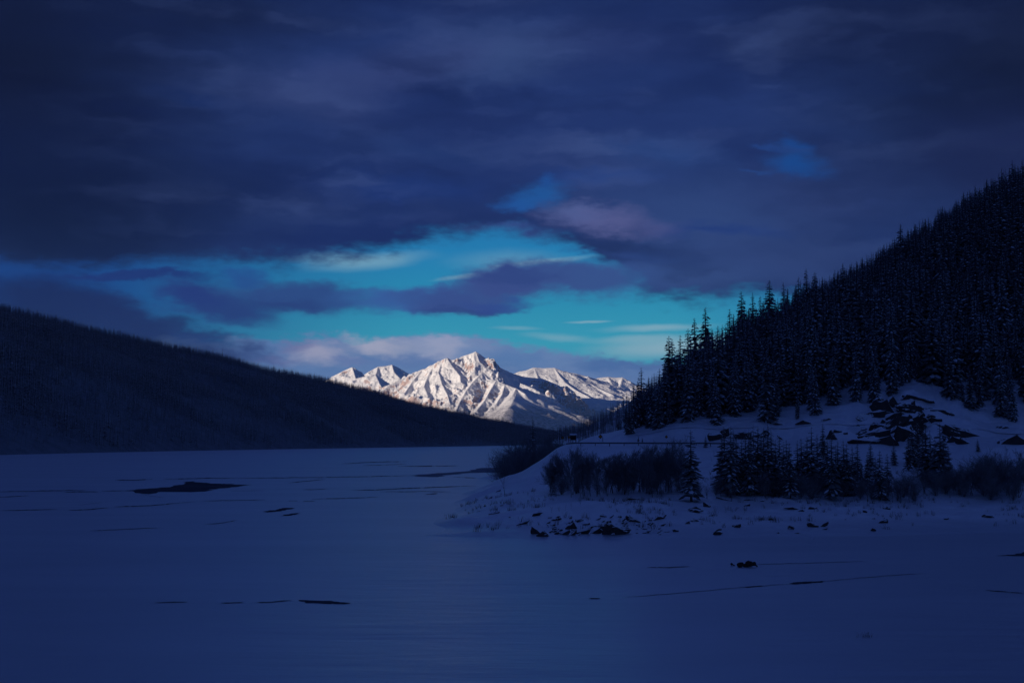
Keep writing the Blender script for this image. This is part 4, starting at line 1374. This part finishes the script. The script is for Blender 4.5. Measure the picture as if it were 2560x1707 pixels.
BANK_R = [(90, 1165, 110, 26, 6), (180, 1140, 44, 42, 30), (100, 1240, 44, 16, -10), (50, 1255, 24, 18, 30), (210, 1207, 24, 12, 0), (385, 1276, 52, 20, 10), (250, 1322, 62, 24, 20), (630, 1226, 36, 9, 0), (780, 1157, 120, 16, -10), (830, 1170, 40, 14, 0), (900, 1157, 56, 22, 22), (755, 1292, 40, 28, 0), (805, 1322, 44, 12, 0), (900, 1277, 66, 32, -30), (965, 1275, 90, 18, 26),
          (980, 1296, 50, 9, 10), (1390, 1252, 60, 36, 32), (1322, 1306, 30, 26, 25), (1322, 1224, 30, 8, 0), (1420, 1160, 56, 22, -10), (1455, 1285, 20, 9, 0), (2100, 1217, 60, 34, 10), (1820, 1226, 30, 12, 0), (455, 1135, 40, 16, 20), (690, 1130, 40, 10, 25), (560, 1105, 30, 14, 30), (1265, 1180, 24, 24, 40), (670, 1322, 20, 8, 0), (910, 1358, 24, 8, 0), (2170, 1195, 24, 10, 0)]
SPB = {0: 'long dark ledge on the bank right of the lone spruce foot', 6: 'dark boulder alone at the snowy bank foot right of the lone spruce', 8: 'curved dark ledge on the bank below the shore stand', 13: 'dark jagged rock at the bank foot below the outcrop', 14: 'slanting slab beside the jagged rock at the bank foot', 16: 'slanting dark rock on the bank below the dark spruces', 21: 'dark boulder on the bank near the right edge', 11: 'dark rock on the lower bank under the middle of the stand'}
for i, (x, y, w, h, t) in enumerate(BANK_R):
    X, Y = c3(x, y)
    add_rock(X, Y, w / 2.735, h / 2.735, -t, SPB.get(i) or '~bank', 'dark rocks on the bank below the shore spruces', i + 3)
CRAG_R = [(1270, 530, 90, 44, 10), (1360, 500, 110, 70, 30), (1420, 465, 100, 60, 25), (1390, 480, 90, 120, 30), (1555, 478, 130, 70, -25), (1620, 402, 160, 26, -5), (1560, 398, 80, 26, 5), (1470, 530, 120, 60, -10), (1360, 605, 140, 60, 25), (1200, 622, 96, 52, 10), (1075, 626, 44, 26, 10), (1130, 640, 22, 12, 0), (1330, 662, 160, 66, 15),
          (1450, 600, 190, 84, 20), (1250, 690, 160, 44, 10), (1540, 655, 130, 110, 20), (1400, 694, 160, 60, 0), (1640, 640, 90, 110, 10), (1600, 590, 100, 70, 30), (1790, 512, 100, 26, -10), (1740, 546, 70, 26, -15), (1900, 640, 180, 74, -15), (1850, 600, 80, 36, -20), (1950, 700, 110, 30, -10), (1870, 684, 90, 40, 0), (2270, 692, 160, 60, 10), (2200, 600, 110, 26, 15), (2310, 700, 70, 40, 0),
          (245, 652, 86, 90, 40), (300, 640, 60, 70, 0), (430, 652, 110, 66, 10), (560, 650, 90, 60, 0), (675, 575, 76, 20, 5), (850, 568, 110, 28, -5), (1000, 546, 80, 12, 5), (1040, 660, 60, 60, 0), (720, 660, 90, 50, 0), (1500, 430, 40, 12, 0), (1700, 430, 50, 10, 0), (1690, 470, 60, 14, 0), (1210, 592, 24, 20, 0), (1680, 560, 80, 50, 0)]
SPC = {3: 'tall jagged cliff block at the upper left of the outcrop', 4: 'dark slanting rock band at the upper right of the outcrop', 5: 'thin dark ledge under the snowy top of the outcrop', 13: 'largest dark block in the middle of the outcrop', 15: 'dark block at the right foot of the outcrop', 12: 'dark block at the left foot of the outcrop by the road', 21: 'dark rock patch right of the outcrop spruces', 25: 'dark rock patch nearest the right edge',
       28: 'leftmost dark cliff face beside the road, right of the lone spruce', 30: 'dark cliff behind the shore stand above the road', 33: 'dark ledge under the forest edge left of the outcrop', 9: 'dark boulder at the far left of the outcrop'}
for i, (x, y, w, h, t) in enumerate(CRAG_R):
    X, Y = c3(x, y)
    add_rock(X, Y + h / 2.735 * .35, w / 2.735, h / 2.735, -t, SPC.get(i) or ('~crag' if x > 1050 else '~cut'), 'dark rocks of the roadside outcrop', i + 5, 1.0)
for i in range(70):
    x, y = rnd.gauss(1470, 150), rnd.uniform(450, 705)
    if y < 700 - 260 * max(0, 1 - abs(x - 1600) / 520): continue
    X, Y = c3(x, y)
    add_rock(X, Y, rnd.uniform(8, 26), rnd.uniform(5, 15), rnd.uniform(-45, 10), '~crag', 'dark rocks of the roadside outcrop', i, 1.0)

cells = {}
for xs, ys, o, auto in ROCKS:
    if not auto: continue
    kind = o['label'][1:]
    if kind == 'shore':
        cell = ('upper' if ys < 1318 else 'lower') + ' group ' + ('left' if xs < 1535 else 'right') + ' of the largest shore rock'
    elif kind == 'bank':
        cell = ('upper' if ys < 1285 else 'lower') + ' bank under the shore spruces'
    elif kind == 'crag':
        cell = '%s %s of the rocky outcrop' % ('upper' if ys < 1040 else 'middle' if ys < 1080 else 'lower', 'left' if xs < 2190 else 'centre' if xs < 2300 else 'right')
    else:
        cell = 'road cut behind the shore stand'
    cells.setdefault(cell, []).append((xs, o))
for cell, lst in cells.items():
    for k, (xs, o) in enumerate(sorted(lst, key=lambda q: q[0])):
        o['label'] = ('dark rock, %s from left, %s' % (nth(k + 1), cell)) if len(lst) > 1 else 'dark rock, %s' % cell

# ------------------------------------------------------------------ fallen logs on the bank
def log_mesh(name, seed, knots=3):
    r = random.Random(seed)
    V, Fc = [], []
    p = Vector((-.5, 0, 0))
    rad = .5
    for k in range(6):
        q = p + Vector((1 / 6, r.gauss(0, .012), r.gauss(0, .012)))
        tube(V, Fc, p, q, .05 - .006 * k, .05 - .006 * (k + 1), 7)
        p = q
    Fc.append(tuple(range(7))[::-1]); Fc.append(tuple(range(len(V) - 7, len(V))))
    for _ in range(knots):
        x = r.uniform(-.4, .45)
        a = r.uniform(0, 6.28)
        tube(V, Fc, (x, 0, 0), (x + r.uniform(-.05, .1), .13 * math.cos(a), abs(.13 * math.sin(a))), .014, .006, 4)
    return mesh(name, V, Fc, M['wood'])


LOGS = [log_mesh('log_%d' % i, 900 + i) for i in range(2)]
for i, (x0, y0, x1, y1, lab) in enumerate(((1570, 1249, 1615, 1249, 'dark fallen log lying level on the snow below the leafless row'), (1382, 1237, 1405, 1240, 'short log in the snow at the left end of the leafless row'), (1790, 1246, 1830, 1254, 'leaning fallen log at the left foot of the shore stand'),
                                           (2025, 1245, 2055, 1242, 'fallen log at the foot of the broad dark spruce'), (1860, 1252, 1884, 1250, 'thin fallen log below the middle of the shore stand'), (2205, 1242, 2240, 1262, 'fallen log slanting down the bank under the white gap'))):
    b = hit((x0 + x1) / 2, (y0 + y1) / 2)
    L = math.hypot(x1 - x0, y1 - y0) * b[1] / F
    o = obj('fallen_log', LOGS[i % 2], loc=(b[0], b[1], b[2] + .12))
    o.scale = (L, L * .9, L * .9)
    o.rotation_euler = (0, math.atan2(y1 - y0, x1 - x0), R(rnd.uniform(-15, 15)))
    tag(o, lab, 'log', 'fallen logs on the snow bank')

# ------------------------------------------------------------------ road, guardrail, signs
road_x = np.linspace(28, 175, 60)
rv = []
for x in road_x:
    for k in range(2):
        y = float(np.interp(x, [20, 60, 130, 175], [318, 307, 297, 290])) + 1.5 + 6 * k
        rv.append((x, y, max(float(land_z(x, y)[0]), 11.1) + .12))
road = obj('snowy_road', mesh('snowy_road', rv, [(2 * i, 2 * i + 2, 2 * i + 3, 2 * i + 1) for i in range(59)], M['bank_snow']))
tag(road, 'snow covered road running behind the guardrail', kind='structure')

rail_pts = []
for xs in np.arange(1416, 1840, 12.0):
    D = float(np.interp(xs, [1416, 1430, 1550, 1750, 1950, 2150, 2350], [318, 309, 304, 299, 295, 292, 289]))
    q = pt(xs, np.interp(xs, [1416, 1440, 1750, 2140, 2330], [1109, 1107, 1107.5, 1112, 1115]), D)
    rail_pts.append((q[0], q[1] - .3, q[2]))
gr = empty('guardrail', rail_pts[0])
tag(gr, 'long low steel guardrail along the snowy road edge', 'guardrail')
prof = ((0, -.16), (-.05, -.10), (0, -.04), (0, .04), (-.05, .10), (0, .16))
V, Fc = [], []
b0 = Vector(rail_pts[0])
for i, p in enumerate(rail_pts):
    for dy, dz in prof: V.append(tuple(Vector((p[0], p[1] + dy, p[2] + dz)) - b0))
    for dy, dz in reversed(prof): V.append(tuple(Vector((p[0], p[1] + dy + .03, p[2] + dz)) - b0))
    if i:
        for j in range(12):
            a, c_ = (i - 1) * 12 + j, (i - 1) * 12 + (j + 1) % 12
            Fc.append((a, c_, c_ + 12, a + 12))
obj('rail', mesh('rail', V, Fc, M['steel']), gr)


def box(V, Fc, x0, x1, y0, y1, z0, z1):
    n = len(V)
    V += [(x, y, z) for z in (z0, z1) for x, y in ((x0, y0), (x1, y0), (x1, y1), (x0, y1))]
    Fc += [tuple(n + q for q in t) for t in ((0, 3, 2, 1), (4, 5, 6, 7), (0, 1, 5, 4), (1, 2, 6, 5), (2, 3, 7, 6), (3, 0, 4, 7))]


V, Fc = [], []
box(V, Fc, -.07, .07, .05, .19, -1.0, .12)
post_me = mesh('post', V, Fc, M['wood'])
for i in range(0, len(rail_pts), 3):
    o = obj('post', post_me, gr)
    o.location = Vector(rail_pts[i]) - b0


def diamond(w, t, y):
    return [(0, y, -w), (w, y, 0), (0, y, w), (-w, y, 0), (0, y + t, -w), (w, y + t, 0), (0, y + t, w), (-w, y + t, 0)], [(0, 1, 2, 3), (7, 6, 5, 4), (0, 4, 5, 1), (1, 5, 6, 2), (2, 6, 7, 3), (3, 7, 4, 0)]


def round_box(w, h, t, y, m=16):
    V_ = [(w * math.copysign(abs(math.cos(6.283 * j / m)) ** .8, math.cos(6.283 * j / m)), y, h * math.copysign(abs(math.sin(6.283 * j / m)) ** .8, math.sin(6.283 * j / m))) for j in range(m)]
    V_ += [(x, y + t, z) for x, _, z in V_]
    return V_, [tuple(range(m)), tuple(range(2 * m - 1, m - 1, -1))] + [(j, j + m, (j + 1) % m + m, (j + 1) % m) for j in range(m)]


def road_sign(xs, ys, D, size, label, posts=1):
    c_ = pt(xs, ys, D)
    g = float(np.maximum(land_z(c_[0], D), 0)[0])
    e = empty('road_sign', (c_[0], D, g))
    tag(e, label, 'road sign', 'amber road signs by the road bend' if xs < 1600 else None)
    H = c_[2] - g
    V, Fc = diamond(size, .03, -.06)
    p = obj('sign_panel', mesh('sign_panel', V, Fc, M['sign_back']), e, (0, 0, H))
    V, Fc = round_box(size * .58, size * .58, .02, -.085)
    obj('amber_face', mesh('amber_face', V, Fc, M['sign_face']), p)
    for k in range(posts):
        V, Fc = [], []
        x = 0 if posts == 1 else (-.22, .22)[k]
        box(V, Fc, x - .05, x + .05, -.02, .06, -.4, H + size * .3)
        obj('post', mesh('post', V, Fc, M['steel'] if posts == 1 else M['tree_snow']), e)


road_sign(1406.5, 1094, 332, .42, 'amber diamond road sign, leftmost beside the road bend')
road_sign(1422.5, 1093, 330, .42, 'amber diamond road sign second from the left, in front of the snow topped board')
road_sign(1501, 1091, 318, .50, 'larger amber road sign on two pale posts above the guardrail', 2)
road_sign(1666, 1091.5, 310, .36, 'small amber road sign alone on the snow slope above the leafless trees')

c_ = pt(1433, 1103, 345)
g = float(land_z(c_[0], 345)[0])
e = empty('notice_board', (c_[0], 345, g))
tag(e, 'small dark notice board with a snow covered roof by the road bend', 'notice board')
top = pt(1433, 1086, 345)[2] - g
V, Fc = [], []
box(V, Fc, -.58, .58, -.04, .04, top - 1.35, top - .22)
obj('board', mesh('board', V, Fc, M['wood']), e)
for x in (-.62, .62):
    V, Fc = [], []
    box(V, Fc, x - .05, x + .05, -.06, .06, -.5, top - .15)
    obj('post', mesh('post', V, Fc, M['wood']), e)
V, Fc = [], []
for y, z in ((-.5, -.12), (0, .12), (.5, -.12)):
    V += [(-.85, y, top + z), (.85, y, top + z)]
V += [(x, y, z + .12) for x, y, z in V]
Fc = [(0, 1, 3, 2), (2, 3, 5, 4), (8, 9, 7, 6), (10, 11, 9, 8), (0, 6, 7, 1), (4, 5, 11, 10), (0, 2, 8, 6), (2, 4, 10, 8), (1, 7, 9, 3), (3, 9, 11, 5)]
obj('snow_roof', mesh('snow_roof', V, Fc, M['tree_snow']), e)
V, Fc = [], []
box(V, Fc, -.06, .06, -.06, .06, -.5, 1.0)
c_ = pt(1507, 1100, 316)
g = float(land_z(c_[0], 316)[0])
tag(obj('marker_post', mesh('marker_post', V, Fc, M['wood']), loc=(c_[0], 316, g)), 'short dark marker post right of the two legged sign', 'post')

# ------------------------------------------------------------------ leads and bare patches in the ice
def ice_patch(px_pts, mat, label, z=0.03):
    pts = [lake_pt(x, y) for x, y in px_pts]
    out = []
    n = len(pts)
    for i in range(n):
        a, b = pts[i], pts[(i + 1) % n]
        for k in range(5):
            t = k / 5
            q = a + (b - a) * t
            L = np.linalg.norm(b - a) * 0.05
            out.append((q[0] + rnd.gauss(0, L), q[1] + rnd.gauss(0, L), z))
    c = np.mean(out, axis=0)
    bm = bmesh.new()
    vs = [bm.verts.new(p) for p in out]
    f = bm.faces.new(vs)
    if f.normal.z < 0 or True:
        bmesh.ops.triangulate(bm, faces=[f])
    bmesh.ops.recalc_face_normals(bm, faces=bm.faces)
    for f in bm.faces:
        f.normal_update()
        if f.normal.z < 0: f.normal_flip()
    me = bpy.data.meshes.new('ice_patch')
    bm.to_mesh(me); bm.free()
    me.materials.append(mat)
    o = obj('open_ice', me)
    tag(o, label, kind='structure')


def crack(px_line, width_px, label, taper=True, gaps=0.25, mat=None):
    """A dark lead: ragged strip along a line on the lake, width given in photograph pixels."""
    P = [np.array(q, float) for q in px_line]
    n = max(6, int(sum(np.linalg.norm(b - a) for a, b in zip(P[:-1], P[1:])) / 5))
    t = np.linspace(0, len(P) - 1, n)
    L = np.array([[np.interp(q, range(len(P)), [p[k] for p in P]) for k in (0, 1)] for q in t])
    V, Fc, fm = [], [], []
    ph = rnd.uniform(0, 100)
    width_px *= 0.75
    for i in range(n):
        q_ = i / (n - 1)
        w = width_px * (min(1, 4 * q_ * (1 - q_) * 1.6) if taper else 1) * (0.45 + 0.9 * abs(float(perlin(i * .31 + ph, ph, 3)))) * .5
        off = 0.8 * float(perlin(i * .17 + ph, ph + 9, 5)) * max(1, width_px * .5)
        wo = [w * 1.3 + .1 + .5 * abs(float(perlin(i * .4 + ph, ph + k * 5, 8 + k))) * min(1, 5 * q_ * (1 - q_)) for k in (0, 1)]
        for h, z in ((wo[0], .02), (-wo[1], .02), (max(w, .12), .04), (-max(w, .12), .04)):
            q = lake_pt(L[i, 0], L[i, 1] + off + h)
            V.append((q[0], q[1], z))
        if i:
            b_ = 4 * (i - 1)
            Fc.append((b_, b_ + 4, b_ + 5, b_ + 1)); fm.append(1)
            if not (perlin(i * .23 + ph, ph + 40, 6) > 1 - gaps * 2.2):
                Fc.append((b_ + 2, b_ + 6, b_ + 7, b_ + 3)); fm.append(0)
    o = obj('ice_crack', mesh('ice_crack', V, Fc, [mat or M['ice'], M['slush']], fm))
    tag(o, label, kind='structure')


c6 = lambda *q: [(x / 1.809, 1080 + y / 1.809) for x, y in q]
c7 = lambda *q: [(1250 + x / 1.7954, 1200 + y / 1.7954) for x, y in q]
ice_patch(c6((560, 266), (640, 258), (760, 250), (830, 237), (850, 232), (820, 226), (870, 222), (910, 227), (960, 232), (1050, 237), (1140, 238), (1085, 245), (985, 255), (930, 268), (860, 271), (740, 270), (670, 280), (625, 277)), M['ice'], 'large dark bare ice patch on the far left of the lake')
ice_patch(c6((1850, 196), (1930, 188), (2020, 183), (2150, 171), (2190, 158), (2260, 160), (2270, 182), (2120, 184), (2040, 193), (1985, 203), (1910, 202)), M['grey_ice'], 'pale grey ice channel winding behind the leafless brush')
ice_patch(c6((1350, 758), (1430, 762), (1500, 763), (1510, 767), (1590, 772), (1560, 777), (1470, 775), (1390, 771)), M['ice'], 'dark bare ice slot in the near middle of the lake')
ice_patch(c6((1196, 360), (1250, 350), (1290, 342), (1335, 343), (1290, 352), (1240, 360), (1210, 363)), M['ice'], 'dark bare ice patch left of the shore rocks, upper of a pair')
ice_patch(c6((1272, 379), (1310, 369), (1350, 365), (1335, 372), (1300, 378)), M['ice'], 'dark bare ice patch left of the shore rocks, lower of a pair')
ice_patch(c7((2240, 339), (2300, 333), (2352, 322), (2450, 318), (2450, 338), (2352, 341)), M['ice'], 'dark bare ice patch at the right edge of the lake')
ice_patch(c7((1295, 465), (1330, 458), (1400, 455), (1460, 453), (1440, 459), (1380, 463), (1320, 467)), M['ice'], 'dark slot in the long crack right of the middle')
for q, w in (((c6((520, 216), (600, 217), (690, 212))), 3), (c6((740, 212), (900, 209), (1060, 208)), 2.2), (c6((1000, 234), (1060, 235)), 2), (c6((1060, 209), (1300, 206), (1500, 204), (1700, 200), (1860, 196)), 2), (c6((1540, 142), (1700, 136), (1840, 132)), 1.8), (c6((1640, 151), (1740, 148), (1840, 144)), 1.6), (c6((1800, 155), (1950, 154), (2080, 152)), 2),
             (c6((2050, 203), (2160, 208), (2260, 211)), 2), (c6((1590, 264), (1700, 261), (1850, 254), (2000, 248), (2150, 243)), 3), (c6((1720, 270), (1900, 268), (2040, 270)), 1.5), (c6((1370, 260), (1490, 257)), 1.6), (c6((1305, 229), (1380, 222), (1470, 214)), 2.2), (c6((920, 311), (1050, 309), (1200, 306)), 1.6), (c6((1305, 311), (1345, 310)), 2), (c6((1370, 313), (1425, 313)), 2), (c6((1410, 303), (1560, 299), (1710, 293)), 1.8),
             (c6((520, 338), (680, 332), (810, 321)), 3), (c6((800, 321), (880, 314)), 1), (c6((310, 353), (400, 350), (490, 342)), 3), (c6((0, 356), (130, 352), (260, 350)), 2), (c6((290, 271), (360, 269), (445, 270)), 2.6), (c6((-40, 270), (180, 266), (390, 262)), 2), (c6((-40, 295), (60, 291), (130, 288)), 1.5), (c6((460, 267), (560, 264)), 1.5), (c6((930, 416), (1010, 410), (1070, 399)), 1.8), (c6((410, 447), (540, 440), (720, 432)), 1.6), (c6((1920, 283), (1980, 278)), 2),
             (c6((700, 771), (780, 769), (850, 768)), 1.8), (c6((1000, 773), (1100, 770)), 1.6), (c6((1160, 770), (1230, 769), (1320, 759)), 1.8), (c6((1040, 265), (1190, 264)), 1.2), (c6((640, 282), (740, 296)), 1.2), (c6((360, 330), (460, 318)), 1),
             (c7((560, 525), (800, 507), (1100, 480), (1290, 466)), .8), (c7((1450, 454), (1600, 440), (1770, 426), (1900, 417)), 1.2), (c7((1100, 480), (1180, 475)), 3), (c7((660, 391), (760, 392), (850, 388)), 1.6), (c7((1140, 378), (1300, 374), (1650, 364)), 1.0), (c7((2180, 494), (2260, 500), (2345, 508)), 2.4), (c7((395, 531), (450, 531)), 2)):
    y = q[0][1]
    xm = sum(a for a, _ in q) / len(q)
    crack(q, w, ('faint grey' if w <= 1.2 else 'thin dark') + ' crack in the lake snow, %s' % ('far left' if xm < 500 and y < 1300 else 'far middle' if y < 1300 else 'near the middle' if xm < 1400 else 'near the right side'), mat=M['slush'] if w <= 1.2 else None)

# ------------------------------------------------------------------ dry stalks showing through the snow of the bank
def stalks(seed):
    r = random.Random(seed)
    V, Fc = [], []
    for _ in range(9):
        a, L = r.uniform(0, 6.28), r.uniform(.5, 1.0)
        b = Vector((r.gauss(0, .25), r.gauss(0, .25), -.05))
        tube(V, Fc, b, b + Vector((math.cos(a) * L * .35, math.sin(a) * L * .35, L)), .022, .008, 3)
    return mesh('stalks_%d' % seed, V, Fc, M['grass'])


n_ = 900
xs_ = rng.uniform(20, 330, n_ * 6) - 60
ys_ = rng.uniform(182, 262, n_ * 6)
sx = 1280 + F * xs_ / ys_
zz_ = land_z(xs_, ys_)
okk = (zz_ > 0.3) & (sx > 1080) & (sx < 2640) & (fbm(xs_ / 12, ys_ / 12, 3, 44) > 0.05)
pts_ = np.column_stack((xs_, ys_, zz_))[okk][:n_]
h_ = rng.uniform(.3, .95, len(pts_))
o = forest('dry_stalks', pts_, h_, h_, [stalks(1000 + i) for i in range(3)], rng.integers(0, 3, len(pts_)), 'thin dry stalks poking through the snow of the bank')

# ------------------------------------------------------------------ driftwood and a grass tuft on the lake
def lumps(name, parts, seed):
    bm = bmesh.new()
    r = random.Random(seed)
    for x, z, rx, rz, ry, t in parts:
        b = bmesh.new()
        bmesh.ops.create_icosphere(b, subdivisions=2, radius=1)
        for v in b.verts:
            k = 1 + 0.28 * float(perlin(v.co.x * 1.7 + x * 9 + seed, v.co.y * 1.7 + v.co.z * 1.3 + seed, seed))
            v.co = Vector((v.co.x * rx * k, v.co.y * ry * k, v.co.z * rz * k))
            c_, s_ = math.cos(t), math.sin(t)
            v.co = Vector((v.co.x * c_ - v.co.z * s_ + x, v.co.y, v.co.x * s_ + v.co.z * c_ + z))
        tmp = bpy.data.meshes.new('tmp')
        b.to_mesh(tmp); b.free()
        bm.from_mesh(tmp)
        bpy.data.meshes.remove(tmp)
    me = bpy.data.meshes.new(name)
    bm.to_mesh(me); bm.free()
    me.materials.append(M['wood'])
    return me


q = lake_pt(1865, 1417)
s = q[1] / F
o = obj('driftwood_stump', lumps('driftwood_stump', [(x * s, z * s, a * s, b * s, c_ * s, t) for x, z, a, b, c_, t in ((-16, 6, 7, 6, 7, .3), (-11, 6, 5, 7, 6, -.4), (-4, 5, 9, 4, 5, 0), (5, 9, 8, 7, 8, .5), (12, 8, 7, 7, 8, -.5), (20, 8, 5, 6, 6, -.8), (25, 4, 5, 2, 3, -.6), (2, 4, 14, 4, 7, 0))], 4), loc=tuple(q))
tag(o, 'dark lumpy driftwood stump lying on the open lake snow', 'driftwood')
q = lake_pt(1829, 1414)
o = obj('driftwood_chunk', lumps('driftwood_chunk', [(0, 4.5 * s, 3.5 * s, 3.2 * s, 3 * s, -.3), (5 * s, 2 * s, 4.5 * s, 1.4 * s, 2 * s, -.5)], 6), loc=tuple(q))
tag(o, 'small dark chunk of wood just left of the driftwood stump', 'driftwood')

V, Fc = [], []
for _ in range(46):
    a, L = rnd.uniform(0, 6.28), rnd.uniform(.15, .42)
    b = Vector((rnd.gauss(0, .22), rnd.gauss(0, .2), -.02))
    tube(V, Fc, b, b + Vector((math.cos(a) * L * .4, math.sin(a) * L * .4, L)), .006, .002, 3)
q = lake_pt(2165, 1592)
o = obj('grass_tuft', mesh('grass_tuft', V, Fc, M['grass']), loc=tuple(q))
tag(o, 'faint tuft of dry grass poking through the near lake snow', 'grass tuft')
